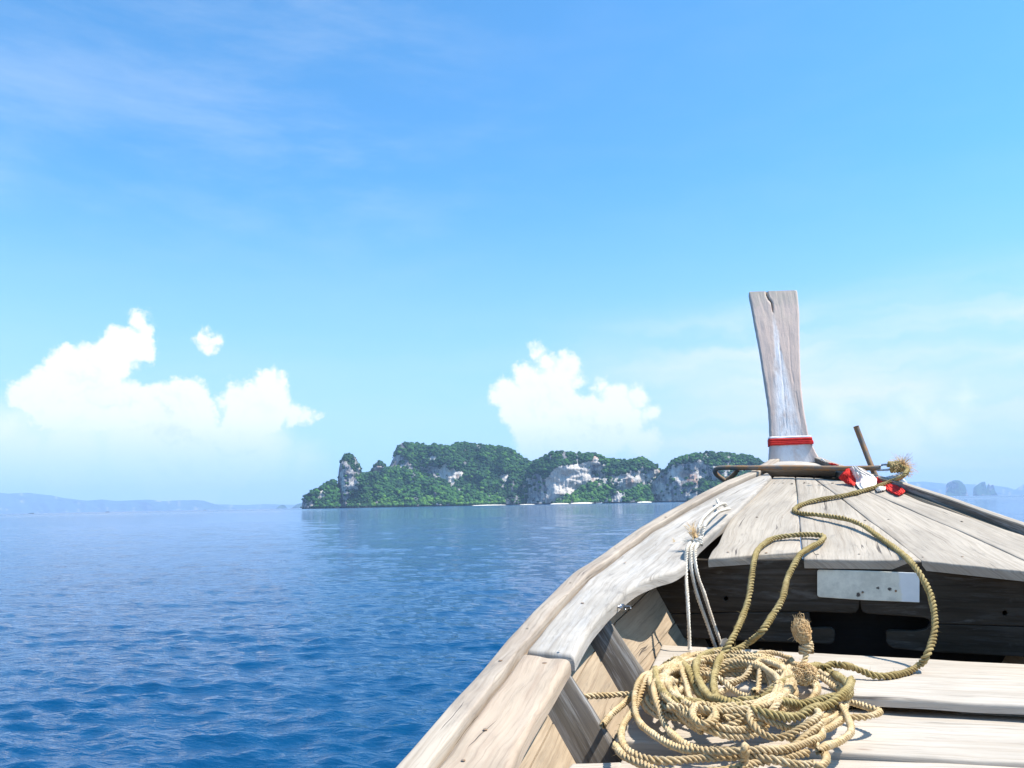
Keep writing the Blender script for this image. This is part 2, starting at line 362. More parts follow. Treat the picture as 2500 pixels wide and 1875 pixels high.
def water():
    m, t, b = new_mat('sea_water'); p = t.new('ShaderNodeTexCoord').outputs['Object']
    b.inputs['Base Color'].default_value = (.0002, .046, .125, 1); b.inputs['IOR'].default_value = 1.333
    n1 = t.noise(t.v('MULTIPLY', p, (.65, 1.5, 1)), 6.0, 5, .60, .3); n2 = t.noise(t.v('MULTIPLY', p, (.6, 1.3, 1)), .8, 4, .6, .4); n3 = t.noise(t.v('MULTIPLY', p, (.6, 1.1, 1)), .09, 4, .6)
    dist = t.v('LENGTH', t.v('MULTIPLY', p, (1, 1, 0)))
    far = t.step(dist, 15, 140); t.set(b.inputs['Roughness'], t.m('ADD', .045, t.m('MULTIPLY', t.m('MULTIPLY', t.step(dist, 40, 900), t.m('SUBTRACT', 1, t.step(dist, 1500, 4500))), .14)))
    h = t.m('ADD', t.m('MULTIPLY', n1, .034), t.m('ADD', t.m('MULTIPLY', t.m('MULTIPLY', n2, far), .14), t.m('MULTIPLY', t.m('MULTIPLY', n3, t.step(dist, 80, 900)), .9)))
    h = t.m('MULTIPLY', h, t.m('SUBTRACT', 1, t.step(dist, 500, 2600)))
    t.set(b.inputs['Normal'], t.new('ShaderNodeBump', Strength=1, Distance=1, Height=h))
    return m
M['water'] = water()

# ------------------------------------------------------------------ sea: one polar sheet round the camera, real waves near by
def build_sea():
    fine = np.radians(np.arange(-58, 32, .16)); rest = np.radians(np.arange(32, 302, 1.5)); ang = np.r_[fine, rest]
    rad = [2.2]
    while rad[-1] < 14600: rad.append(rad[-1]*(1.0068 if rad[-1] < 90 else 1.022 if rad[-1] < 800 else 1.12))
    rad = np.array(rad); dr = np.gradient(rad)
    A, Rr = np.meshgrid(ang, rad, indexing='xy'); X = np.sin(A)*Rr; Y = np.cos(A)*Rr; Z = np.zeros_like(X)
    g = np.random.default_rng(3); sp = np.maximum(dr, rad*R(.16))[:, None]
    for i in range(120):
        lam = .15*(40**(g.random()**1.5)) if i > 8 else g.uniform(3, 11)
        th = R(-15) + g.normal(0, .50) + R(8)
        kx, ky = math.sin(th)*2*np.pi/lam, math.cos(th)*2*np.pi/lam
        amp = .0047*lam**.80*(1+.5*g.random()) * (1.0 if lam < .45 else .42 if lam < 1.0 else .17)
        fade = np.exp(-(sp/(lam*.30))**2); ph = kx*X+ky*Y+g.uniform(0, 6.28)
        Z += amp*fade*(np.sin(ph)+.22*np.cos(2*ph))
    Z += 0
    V = np.stack([X, Y, Z], -1).reshape(-1, 3); n = len(ang)
    F_ = grid_faces(len(rad), n, True)[:, ::-1]
    tag(mesh('sea', V, F_, M['water']), 'deep blue rippled sea reaching to the horizon', None, kind='structure')
build_sea()

# ------------------------------------------------------------------ land
_fh = np.array([math.sin(AZ), math.cos(AZ)])
def land_pt(x, y, D):
    d = ray(x, y); k = D/(d[0]*_fh[0]+d[1]*_fh[1]); return d*k+O
def inpoly(px, py, poly):
    poly = np.asarray(poly, float); c = np.zeros(px.shape, bool); j = len(poly)-1
    for i in range(len(poly)):
        xi, yi = poly[i]; xj, yj = poly[j]
        with np.errstate(divide='ignore', invalid='ignore'):
            c ^= ((yi > py) != (yj > py)) & (px < (xj-xi)*(py-yi)/(yj-yi)+xi)
        j = i
    return c
def fbm(a, b, c, o=4):
    a, b, c = np.broadcast_arrays(a, b, c); out = np.empty(a.shape)
    fl = out.ravel()
    for i, (x, y, z) in enumerate(zip(a.ravel(), b.ravel(), c.ravel())): fl[i] = mnoise.fractal((x, y, z), 1.0, 2.0, o)
    return fl.reshape(a.shape)
ICO = None
def ico(sub):
    import bmesh
    b = bmesh.new(); bmesh.ops.create_icosphere(b, subdivisions=sub, radius=1); b.verts.ensure_lookup_table()
    V = np.array([v.co[:] for v in b.verts]); F_ = np.array([[v.index for v in f.verts] for f in b.faces]); b.free(); return V, F_
IVl, IFl = ico(2); IVs, IFs = ico(1)
def crowns(name, P_, rad, tint, parent, label=None):
    n = len(P_); g = np.random.default_rng(n); small = rad < 2.55
    if small.any() and not small.all():
        crowns(name, P_[small], rad[small], tint[small], parent); P_, rad, tint = P_[~small], rad[~small], tint[~small]; n = len(P_)
    IV, IF = (IVs, IFs) if (rad < 2.55).all() else (IVl, IFl)
    protos = []
    for k in range(6):
        d = np.array([1+.34*mnoise.fractal((v[0]*1.7+k*9, v[1]*1.7, v[2]*1.7), 1, 2, 3)+g.uniform(-.2, .2) for v in IV]); protos.append(IV*d[:, None]*np.array([1, 1, .82]))
    protos = np.array(protos); k = g.integers(0, 6, n); a = g.uniform(0, 6.28, n)
    B = protos[k]; c_, s_ = np.cos(a)[:, None], np.sin(a)[:, None]
    V = np.stack([B[..., 0]*c_-B[..., 1]*s_, B[..., 0]*s_+B[..., 1]*c_, B[..., 2]], -1)*rad[:, None, None]+P_[:, None]
    F_ = (IF[None]+(np.arange(n)*len(IV))[:, None, None]).reshape(-1, 3)
    o = mesh(name, V.reshape(-1, 3), F_, M['foliage'], parent, smooth=False)
    at = o.data.attributes.new('tint', 'FLOAT', 'POINT'); at.data.foreach_set('value', np.repeat(tint, len(IV)).astype(np.float32))
    tag(o, label, None, kind='stuff'); return o

def sheet(name, sil, D, rocks, parent, base=None, step=2.3, rows=64, slope=.85, back=70, seed=0, trees=11., tr=(1.35, 3.2), relief=9., low_tint=0., treesp=True, flute=2.8, bushy=0.):
    """one lobe of an island: a front face whose slope follows what grows on it, a rounded top and a back"""
    sil = np.array(sil, float); xs = np.arange(sil[0, 0], sil[-1, 0]+step, step); n = len(xs)
    ytop = np.interp(xs, sil[:, 0], sil[:, 1]); jit = np.array([vnoise(x*.11+seed, 3.3)*2.0+vnoise(x*.4, seed)*1.0 for x in xs]); ytop = ytop+jit*min(1, 1200/D*1.)
    hor = np.array([PH/2+FPX*(fwd[2]+rgt[2]*(x-PW/2)/FPX)/upv[2] for x in xs])
    drop = EYE/D*FPX; yb = hor+drop
    ytop = np.minimum(ytop, yb-1)
    tt = np.linspace(0, 1, rows); PX = np.repeat(xs[:, None], rows, 1); PY = yb[:, None]+(ytop-yb)[:, None]*tt[None]
    mpp = D/FPX; Hm = (yb-ytop)*mpp
    nz = fbm(PX*.035+seed, PY*.05, 0*PX+seed*.7, 4)
    jx, jy = PX+nz*9, PY+fbm(PX*.06, PY*.06+7, 0*PX+seed, 3)*9
    rk = np.zeros(PX.shape); pale = np.zeros(PX.shape)
    for poly, b in rocks:
        q = inpoly(jx, jy, poly); rk[q] = 1; pale[q] = b
    # scattered outcrops, scrub on ledges
    nn = fbm(PX*.07+40, PY*.03+seed, 0*PX+2, 4)
    rk = np.where((nn > .42) & (rk < .5), .8, rk); rk = np.where((fbm(PX*.09, PY*.16, 0*PX+5+seed, 3) > .46) & (rk > .5) & (pale < .55), .25, rk)
    s = np.where(rk > .5, .10, slope); s = s+3.0*np.clip((tt[None]-.84)/.16, 0, 1)**1.5
    k = np.ones(7)/7
    for _ in range(2): s = np.apply_along_axis(lambda r: np.convolve(np.pad(r, 3, 'edge'), k, 'valid'), 0, s)
    dzr = Hm[:, None]/(rows-1); dep = np.concatenate([np.zeros((n, 1)), np.cumsum((s[:, 1:]+s[:, :-1])*.5*dzr, 1)], 1)
    dep += relief*fbm(PX*.02+seed, PY*.03, 0*PX, 4)*(D/1200)
    fl = fbm(PX*.16, PY*.012+seed, 0*PX+1, 4)+.5*fbm(PX*.4, PY*.08, 0*PX+seed, 3)
    dep += fl*flute*np.where(rk > .5, 1, .4)*(D/1200)
    xm = (xs-xs.mean())/(xs[-1]-xs[0])*2; dep += (xm**4*Hm.max()*.5)[:, None]
    f3 = np.array([_fh[0], _fh[1], 0.])
    V = np.empty((n, rows, 3))
    for i in range(n):
        for j in range(rows): V[i, j] = land_pt(PX[i, j], PY[i, j], D)
    V[:, 0, 2] = -.6
    fc = np.array([ray(x, 1230)*(1, 1, 0) for x in xs]); fc /= (fc@f3)[:, None]
    V = V+dep[..., None]*fc[:, None]
    nb = 10; bk = np.empty((n, nb, 3)); top = V[:, -1]
    for q in range(nb):
        a = (q+1)/nb; bk[:, q] = top+fc*(back*(D/1200)*math.sin(a*1.57)); bk[:, q, 2] = top[:, 2]*math.cos(a*1.57)-.3
    VV = np.concatenate([V, bk], 1); F_ = grid_faces(n, rows+nb)[:, ::-1]
    o = mesh(name, VV.reshape(-1, 3), F_, M['rock'], parent)
    fill = lambda a_, v: np.concatenate([a_, np.full((n, nb), v)], 1).ravel().astype(np.float32)
    at = o.data.attributes.new('pale', 'FLOAT', 'POINT'); at.data.foreach_set('value', fill(pale, 0))
    at = o.data.attributes.new('veg', 'FLOAT', 'POINT'); at.data.foreach_set('value', fill(np.where(rk > .5, 0., 1.), 1))
    if treesp:
        g = np.random.default_rng(seed+11); area = ((yb-ytop)*step).sum(); N = int(area/trees*1.5)
        wt = (yb-ytop); wt = wt/wt.sum(); ci_ = g.choice(n, N, p=wt); ri = g.random(N)**.9*(rows-1); r0_ = ri.astype(int)
        keep = (rk[ci_, r0_] < .5) | (g.random(N) < .02+bushy)
        keep &= ~((rk[ci_, r0_] > .5) & (pale[ci_, r0_] > .5) & (g.random(N) < .8))
        ci_, r0_ = ci_[keep], r0_[keep]; Pp = V[ci_, r0_].copy(); m_ = len(Pp)
        onrock = rk[ci_, r0_] > .5
        # trees along the crest and over its back keep the outline ragged
        kc = int(n*1.1); cc = g.integers(0, n, kc); Pc = V[cc, rows-1-g.integers(0, 4, kc)]
        Pp = np.concatenate([Pp, Pc]); onrock = np.concatenate([onrock, np.zeros(kc, bool)])
        rr = g.uniform(tr[0], tr[1], len(Pp))*(1+.35*(g.random(len(Pp)) > .93)); rr[onrock] *= .55
        rr[m_:] *= .55
        Pp += g.normal(0, .6, Pp.shape); Pp[:, 2] += rr*.15; Pp[m_:, 2] -= rr[m_:]*.6; Pp[:, 2] = np.maximum(Pp[:, 2], rr*.55+1.7)
        low = np.clip(1-Pp[:, 2]/45, 0, 1)
        tn = np.clip(.30+.34*g.normal(0, 1, len(Pp))*.7+low_tint*low+.30*np.array([mnoise.noise((p[0]*.03, p[1]*.03, p[2]*.05)) for p in Pp]), 0, 1)  # lower trees shift to a lighter, yellower green
        crowns('forest', Pp, rr, tn, parent)
    return o

def c6(*p): return [(720+x/3.687, 1030+y/3.687) for x, y in p]
def c7(*p): return [(1250+x/3.403, 1030+y/3.403) for x, y in p]
isl = empty('karst_island', (*land_pt(1300, 1235, 1260)[:2], 0), 'large forested limestone island with pale cliffs and a pillar at its left end', 'island', kind='thing')
sheet('headland', c6((62, 785), (68, 690), (110, 655), (180, 605), (250, 565), (330, 518), (368, 525), (392, 600), (400, 785)), 1150,
      [(c6((60, 790), (66, 690), (110, 680), (180, 700), (190, 790)), .45), (c6((190, 640), (260, 600), (270, 700), (200, 720)), .4)], isl, seed=1, low_tint=.05, slope=.7, bushy=.1)
sheet('rock_pillar', c6((372, 760), (385, 520), (398, 400), (425, 300), (445, 278), (480, 268), (520, 275), (545, 310), (575, 360), (596, 400), (603, 450), (640, 560), (700, 770)), 1175,
      [(c6((340, 790), (360, 520), (380, 380), (440, 320), (500, 400), (550, 420), (570, 600), (480, 650), (455, 790)), .30), (c6((425, 440), (445, 440), (445, 600), (425, 610)), .8), (c6((500, 560), (550, 540), (545, 600), (500, 615)), .85),
       (c6((560, 350), (600, 400), (600, 500), (560, 480)), .3)], isl, seed=2, slope=.35, back=40, bushy=.05, trees=16, tr=(1.1, 2.3))
sheet('rock_peak', c6((660, 520), (686, 420), (715, 362), (745, 342), (775, 338), (812, 366), (828, 400), (870, 520)), 1290,
      [(c6((700, 400), (810, 400), (800, 480), (700, 470)), .5)], isl, seed=3, slope=.5, back=40)
sheet('massif', c6((640, 560), (700, 440), (850, 380), (870, 330), (892, 275), (905, 215), (930, 165), (970, 142), (1100, 142), (1150, 152), (1200, 172), (1250, 160), (1320, 168), (1400, 182), (1450, 152),
      (1520, 140), (1620, 152), (1700, 160), (1850, 180), (1960, 212), (2020, 268), (2080, 310), (2150, 326), (2212, 330), (2330, 500), (2400, 700)), 1270,
      [(c6((850, 400), (880, 240), (960, 300), (1010, 320), (1090, 400), (1000, 410), (920, 390)), .35), (c6((1130, 385), (1180, 390), (1205, 460), (1150, 455)), .9),
       (c6((1290, 420), (1355, 345), (1385, 360), (1400, 430), (1450, 415), (1510, 470), (1450, 540), (1400, 565), (1350, 530), (1300, 490)), 1.0),
       (c6((1220, 300), (1285, 275), (1260, 340), (1225, 340)), .7), (c6((1100, 400), (1300, 380), (1300, 500), (1200, 470)), .3), (c6((1850, 450), (1900, 470), (1900, 620), (1860, 600)), .6)], isl, seed=4, low_tint=.02, back=120)
sheet('green_slope', c6((420, 786), (470, 660), (520, 560), (600, 440), (650, 430), (700, 432), (760, 445), (830, 385), (900, 400), (1000, 410), (1080, 430), (1180, 480), (1280, 520), (1400, 590), (1550, 600), (1700, 640), (1850, 690), (2000, 730), (2080, 755)), 1215,
      [(c6((1180, 730), (1400, 720), (1420, 760), (1190, 760)), .3)], isl, seed=5, low_tint=.42, slope=1.1)
sheet('shore_rock', c6((1885, 765), (1900, 700), (1925, 660), (1955, 640), (1985, 648), (2012, 675), (2024, 720), (2034, 765)), 1190, [(c6((1880, 670), (2040, 670), (2040, 770), (1880, 770)), .05)], isl, seed=6, bushy=.25, slope=.4, back=15, relief=3)
sheet('cliff_massif', c7((60, 690), (90, 520), (130, 380), (180, 310), (235, 288), (290, 255), (335, 235), (425, 228), (530, 246), (600, 240), (700, 240), (760, 275), (850, 290), (900, 300), (1000, 300), (1080, 275), (1150, 310), (1200, 350), (1232, 388), (1290, 560), (1320, 690)), 1200,
      [(c7((170, 700), (190, 480), (290, 450), (330, 410), (450, 345), (560, 330), (660, 300), (680, 260), (730, 280), (735, 400), (790, 430), (790, 520), (680, 490), (560, 560), (440, 640), (350, 690)), .95),
       (c7((120, 700), (130, 450), (240, 400), (290, 560), (250, 700)), .28), (c7((600, 350), (760, 330), (800, 450), (640, 480)), .45),
       (c7((790, 440), (900, 440), (1000, 400), (1080, 380), (1240, 400), (1240, 560), (1080, 520), (990, 590), (850, 570)), .42),
       (c7((950, 480), (1090, 400), (1100, 480), (1000, 570), (930, 560)), .85)], isl, seed=7, low_tint=.02, back=110)
sheet('cliff_foot_woods', c7((330, 690), (380, 640), (480, 610), (560, 560), (640, 500), (700, 500), (770, 520), (830, 560), (900, 580), (1000, 560), (1060, 520), (1130, 520), (1160, 600), (1190, 690)), 1165,
      [(c7((830, 700), (840, 580), (880, 560), (930, 580), (935, 700)), .25), (c7((960, 700), (990, 600), (1030, 620), (1035, 700)), .25), (c7((740, 690), (760, 630), (800, 640), (820, 690)), .3)], isl, seed=8, low_tint=.38, slope=.8, back=20, relief=5)
sheet('east_cliff', c7((1140, 690), (1150, 520), (1180, 480), (1240, 400), (1285, 385), (1300, 340), (1360, 292), (1500, 256), (1640, 232), (1800, 246), (1950, 256), (2030, 285), (2090, 325), (2200, 380), (2350, 480), (2500, 690)), 1180,
      [(c7((1140, 700), (1150, 490), (1220, 450), (1310, 360), (1420, 330), (1540, 300), (1620, 350), (1750, 370), (1900, 400), (1750, 480), (1560, 480), (1530, 560), (1560, 700)), .38),
       (c7((1340, 420), (1400, 360), (1450, 420), (1380, 500)), .8), (c7((1270, 560), (1330, 560), (1330, 660), (1280, 660)), .75), (c7((1220, 500), (1290, 500), (1280, 560), (1230, 560)), .6),
       (c7((1560, 620), (1800, 560), (1900, 700), (1560, 700)), .3)], isl, seed=9, low_tint=0, back=90, relief=7)
sheet('back_ridge', c7((1120, 690), (1190, 420), (1240, 398), (1300, 400), (1370, 690)), 1330, [], isl, seed=10, slope=.6, back=40)
rebase(isl)

# beaches: low wedges of sand at the island's foot
for (xa, xb, D, h) in [(1152, 1236, 1168, 1.1), (1268, 1306, 1160, .9), (1343, 1390, 1148, 1.5), (1392, 1452, 1146, 2.0), (1555, 1592, 1150, 1.7)]:
    n = 28; V = []; xs = np.linspace(xa, xb, n)
    for i, x in enumerate(xs):
        e = math.sin(math.pi*i/(n-1))**.35; hh = h*e*(1+.2*vnoise(x*.2))
        hy = PH/2+FPX*(fwd[2]+rgt[2]*(x-PW/2)/FPX)/upv[2]
        for (dd, z) in ((-10*e, -.3), (-6*e, .35*e), (0, .8*hh), (8, hh), (22, hh*1.1)):
            p = land_pt(x, hy, D+dd); V.append((p[0], p[1], z))
    tag(mesh('beach', V, grid_faces(n, 5)[:, ::-1], M['sand']), None, None, kind='structure')

# far islets and hills, already blue with distance
def islet(name, pts, D, label, seed, cat='island', step=1.4, rk=None, **k):
    e = empty(name, (*land_pt(pts[len(pts)//2][0], 1230, D)[:2], 0), label, cat)
    sheet('rock', pts, D, rk or [], e, step=step, rows=24, seed=seed, treesp=False, back=60, **k); rebase(e)
def c8(*p): return [(2100+x/5.53, 1100+y/5.53) for x, y in p]
xs8 = c8((1105, 608), (1112, 598), (1150, 600), (1158, 470), (1175, 440), (1230, 408), (1290, 396), (1340, 400), (1385, 430), (1420, 480), (1445, 560), (1462, 608), (1466, 612))
islet('dome_islet', xs8, 6200, 'hazy blue dome-shaped islet beyond the right rail', 21, slope=.5)
islet('jagged_islet', c8((1522, 612), (1530, 500), (1570, 470), (1610, 440), (1650, 418), (1690, 420), (1703, 500), (1712, 540), (1718, 460), (1740, 442), (1765, 475), (1785, 458), (1805, 460), (1815, 530), (1850, 590), (1858, 612)), 6300,
      'hazy blue islet with a notched double peak, rightmost on the sea', 22, slope=.5)
islet('small_islet', [(673, 1243), (677, 1238), (684, 1234), (690, 1232), (696, 1234), (700, 1239), (702, 1243)], 7000, 'tiny hazy islet standing alone left of the large island', 23)
islet('low_islet', [(709, 1243), (713, 1240), (716, 1237), (724, 1231), (735, 1228), (760, 1228), (780, 1243)], 6800, 'faint islet half hidden by the left end of the large island', 24)
def hills(pts, D, seed):
    o = sheet('hills', pts, D, [], None, step=5, rows=20, seed=seed, treesp=False, back=110, relief=12, slope=1.6); tag(o, None, None, kind='structure')
c9 = [(x/3.072, 1180+y/3.072) for x, y in ((-900, 40), (-500, 55), (-200, 60), (0, 65), (70, 70), (210, 63), (270, 72), (390, 85), (470, 105), (580, 120), (650, 128), (760, 118), (860, 130), (1110, 120), (1240, 132), (1310, 127), (1450, 122), (1530, 128), (1620, 158), (1720, 180), (1850, 205))]
hills(c9, 10500, 31)
hills([(400, 1226), (540, 1231), (600, 1233), (640, 1230), (700, 1232), (760, 1231), (900, 1236), (1000, 1238)], 12600, 32)
hills([(1850, 1210), (2000, 1190), (2130, 1180), (2212, 1176), (2232, 1175), (2259, 1174.5), (2290, 1178), (2308, 1180), (2357, 1181), (2382, 1182), (2431, 1185), (2462, 1190), (2480, 1196), (2520, 1205)], 11200, 33)
hills([(2440, 1210), (2480, 1194), (2489, 1188), (2500, 1181), (2560, 1170), (2640, 1165), (2760, 1172), (2900, 1195)], 10400, 34)

# distant boats
def small_boat(px, py, D, L, label, hullm, canopy=True):
    hy = PH/2+FPX*(fwd[2]+rgt[2]*(px-PW/2)/FPX)/upv[2]; p = land_pt(px, hy, D); e = empty('distant_boat', (p[0], p[1], 0), label, 'boat', group='small boats far out on the water')
    V = []; n = 13
    for i in range(n):
        s = i/(n-1)*2-1; wv = .95*(1-abs(s)**2.6)+.03; zt = .7+.9*max(0, s)**3*1.2+.25*abs(s)**2
        V += [(s*L/2, -wv, zt), (s*L/2, -wv*.6, -.2), (s*L/2, wv*.6, -.2), (s*L/2, wv, zt)]
    F_ = [tuple(f) for f in grid_faces(n, 4, True)]
    o = mesh('hull', V, F_, hullm, e); o.rotation_euler.z = -AZ*0+R(12)
    if canopy:
        V = [(x, y, z) for x in (-L*.25, L*.15) for y in (-.8, .8) for z in (1.9, 2.05)]
        b_ = mesh('canopy', V, [(0, 1, 3, 2), (4, 6, 7, 5), (0, 4, 5, 1), (2, 3, 7, 6), (0, 2, 6, 4), (1, 5, 7, 3)], M['boat_dark'] if hullm != M['boat_white'] else M['boat_white'], e, smooth=False); b_.rotation_euler.z = R(12)
        for (x, y) in ((-L*.23, -.7), (-L*.23, .7), (L*.13, -.7), (L*.13, .7)):
            vv, ff = tube(np.array([(x, y, .5), (x, y, 1.9)]), .05, 5); q = mesh('canopy_post', vv, ff, M['boat_dark'], e); q.rotation_euler.z = R(12)
    return e
small_boat(77, 1256, 1500, 9, 'dark longtail boat nearest the left edge of the sea', M['boat_dark'])
small_boat(262, 1252, 1700, 8, 'second dark boat from the left, under the blue hills', M['boat_dark'])
small_boat(500, 1248, 2300, 7, 'tiny dark boat halfway between the left edge and the island', M['boat_dark'])
small_boat(1451, 1228, 1120, 7, 'dark boat moored at the right end of the long beach', M['boat_dark'])
small_boat(1463, 1228, 1110, 8, 'white boat moored beside the dark boat off the beach', M['boat_white'])
small_boat(1561, 1238, 620, 3.2, 'small white boat on open water in front of the cliffs', M['boat_white'], False)

# ------------------------------------------------------------------ haze
hz = [(x, y, z) for x in (-15800, 15800) for y in (-15800, 15800) for z in (-1.2, 420)]
hm = bpy.data.materials.new('haze_air'); hm.use_nodes = True; t = NT(hm.node_tree); t.n.remove(t.n['Principled BSDF'])
pv = t.new('ShaderNodeVolumePrincipled', Color=(.54, .73, 1.0), Density=.00012, Anisotropy=.0); t.l.new(pv.outputs[0], t.n['Material Output'].inputs['Volume'])
tag(mesh('haze', hz, [(0, 1, 3, 2), (4, 6, 7, 5), (0, 4, 5, 1), (2, 3, 7, 6), (0, 2, 6, 4), (1, 5, 7, 3)], hm, smooth=False), None, None, kind='stuff')


# ------------------------------------------------------------------ the boat
boat = empty('longtail_boat', (XC, 2.6, .35), 'weathered wooden longtail boat whose bow with its tall stem post fills the lower right', 'boat')
def strip(name, L, Rr, th, mat, parent=boat, N=40, m=7, r=.006, wob=.0015, seed=0, end_round=True, sag=0., uvo=None):
    """a plank between two long edges, rounded along its arrises and at its ends"""
    L, Rr = resample(L, N), resample(Rr, N)
    g = np.random.default_rng(seed+5); uvo = g.uniform(0, 9, 2) if uvo is None else uvo
    T = np.gradient((L+Rr)/2, axis=0); T /= np.linalg.norm(T, axis=1)[:, None]
    A = Rr-L; wd = np.linalg.norm(A, axis=1); A /= wd[:, None]; U = np.cross(A, T); U /= np.linalg.norm(U, axis=1)[:, None]
    if U[N//2, 2] < 0: U = -U
    s = np.r_[0, np.cumsum(np.linalg.norm(np.diff((L+Rr)/2, axis=0), axis=1))]; tot = s[-1]
    ss = np.unique(np.r_[0, r*.3, r, np.linspace(r*2, tot-r*2, N), tot-r, tot-r*.3, tot])
    I = lambda a: np.stack([np.interp(ss, s, a[:, k]) for k in range(3)], 1)
    L, A, U = I(L), I(A), I(U); wd = np.interp(ss, s, wd); n = len(ss)
    V, UV = [], []
    for i in range(n):
        w_ = wd[i]; e = min(ss[i], tot-ss[i]); dz = 0 if not end_round else (-r if e <= 1e-9 else -r*.3 if e < r*.5 else 0)
        prof = [(0, -th), (0, -th*.5), (0, -r), (r*.3, -r*.3), (r, 0)] + [(r+(w_-2*r)*q/(m+1), 0) for q in range(1, m+1)] + [(w_-r, 0), (w_-r*.3, -r*.3), (w_, -r), (w_, -th*.5), (w_, -th)]
        for (a, z) in prof:
            zz = z+(dz if z > -r*1.5 else 0); zz = max(zz, -th)
            wv = wob*mnoise.noise((ss[i]*7+seed*3.1, a*25, seed*1.7))*1.6+wob*2*mnoise.noise((ss[i]*2, a*4, seed+9))
            aw = wob*1.6*mnoise.noise((ss[i]*6, seed*2.2, 3 if a < w_/2 else 8)) if (a < r*1.1 or a > w_-r*1.1) else 0
            V.append(L[i]+A[i]*(a+aw)+U[i]*(zz+wv-sag*math.sin(math.pi*a/w_))); UV.append((ss[i]+uvo[0], a+(z if z < -r else 0)+uvo[1]))
    k = len(prof); F_ = [tuple(f) for f in grid_faces(n, k)]
    F_ += [tuple((i*k, i*k+k, i*k+2*k-1, i*k+k-1)) for i in range(n-1)] if False else [(i*k+k-1, (i+1)*k+k-1, (i+1)*k, i*k) for i in range(n-1)]
    F_ += [tuple(range(k))[::-1], tuple((n-1)*k+np.arange(k))]
    o = mesh(name, V, F_, mat, parent, uv=UV)
    b = __import__('bmesh').new(); b.from_mesh(o.data); __import__('bmesh').ops.recalc_face_normals(b, faces=b.faces); b.to_mesh(o.data); b.free()
    o.data.polygons.foreach_set('use_smooth', np.ones(len(o.data.polygons), bool)); o.data.set_sharp_from_angle(angle=R(50))
    return o
def P3(lst, off=0.):
    out = []
    for p in lst:
        if p[0] == 'w': y = p[2]; out.append((p[1], y, S(y)+off+EYE))
        else: out.append(on_sheer(p[0], p[1], off))
    return np.array(out)
ys = np.linspace(-1.2, 4.5, 80)
# rubbing rails along both edges
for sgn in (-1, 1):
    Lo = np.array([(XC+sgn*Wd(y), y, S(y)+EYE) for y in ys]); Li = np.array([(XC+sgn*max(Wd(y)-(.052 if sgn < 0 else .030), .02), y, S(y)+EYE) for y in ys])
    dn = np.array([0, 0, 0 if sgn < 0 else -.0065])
    if sgn > 0: strip('rail_lit_top', Li-(.001, 0, 0), Lo, .006, M['deck'], N=110, m=3, r=.0025, seed=5, wob=.001)  # pale strip keeps the right rail's sunlit top apart from its darkened body
    o = strip('outer_rail', (Lo if sgn < 0 else Li)+dn, (Li if sgn < 0 else Lo)+dn, .055, M['rail'] if sgn < 0 else M['rib'], N=110, m=4, r=.004, seed=3+sgn, wob=.002)  # right rail takes darker wood: shade of its inner face put into the colour
# left gunwale caps
cap_in = [(1244, 1871), (1272, 1805), (1324, 1721), (1365, 1660), (1394, 1612)]
inner = np.vstack([[(XC-.74, y, S(y)-.012+EYE) for y in (-1.2, 0, .8)], P3(cap_in, -.012)])
yj = inner[-1, 1]; yl = np.linspace(-1.2, yj+.03, 30)
outer = np.array([(XC-Wd(y)+.061, y, S(y)-.010+EYE) for y in yl])
strip('gunwale_cap', outer, inner, .036, M['cap'], N=70, m=10, r=.010, seed=11, wob=.002)
inner2 = P3([(1401, 1600), (1440, 1534), (1470, 1498), (1501, 1469), (1530, 1443), (1557, 1424), (1590, 1410), (1618, 1401), (1651, 1390), (1679, 1368), (1706, 1328), (1740, 1298), (1781, 1263), (1830, 1216), (1884, 1163)], -.014)
inner2 = catmull(inner2, .03)
yl = np.linspace(inner2[0, 1]+.03, 4.27, 60)
outer2 = np.array([(XC-Wd(y)+.061, y, S(y)-.014+EYE) for y in yl])
strip('gunwale_cap', outer2, inner2, .040, M['cap_pale'], N=110, m=12, r=.010, seed=12, wob=.0015)
yl = np.linspace(-1.2, 2.85, 40)
strip('gunwale_cap', [(XC+Wd(y)-.24, y, S(y)-.012+EYE) for y in yl], [(XC+Wd(y)-.058, y, S(y)-.012+EYE) for y in yl], .036, M['cap'], N=60, seed=13)
# foredeck planks
D_ = -.030
def ext(a, b, k):  # carry a seam on past its last surveyed point
    a, b = np.array(a), np.array(b); q = b+(b-a)*k; q[2] = S(q[1])+D_+EYE; return q
cl = P3([(2129, 1204), (2250, 1257), (2348, 1299), (2498, 1366)], D_); far_cl = P3([(2072, 1176)], D_)
seam4 = np.vstack([far_cl, cl, [ext(cl[-2], cl[-1], .52)]])
rb = P3([(2150, 1180), (2208, 1206), (2263, 1229.5), (2353, 1258), (2500, 1307)], D_)
edgeR = np.vstack([rb, [(XC+Wd(3.2)-.056, 3.2, S(3.2)+D_+EYE), (XC+Wd(2.98)-.056, 2.98, S(2.98)+D_+EYE)]])
strip('deck_plank', P3([(1889, 1163), (1784, 1264), (1770, 1290), (1752, 1328), (1737, 1345), (1728, 1362)], D_), P3([(1941, 1165), (1949, 1250), (1955, 1330), (1958, 1346)], D_), .034, M['deck'], N=50, m=10, r=.0055, seed=21)
strip('deck_plank', P3([(1942.5, 1165), (1950.5, 1250), (1959, 1340), (1963, 1364)], D_), P3([(1985, 1167), (2058, 1219), (2123, 1272), (2168, 1304), (2249, 1368)], D_), .034, M['deck'], N=50, m=12, r=.0055, seed=22)
strip('deck_plank', P3([(1986, 1167), (2059, 1219), (2124, 1272), (2169, 1304), (2250.5, 1369)], D_), seam4-np.array([.0015, 0, 0]), .034, M['deck'], N=50, m=12, r=.0055, seed=23)
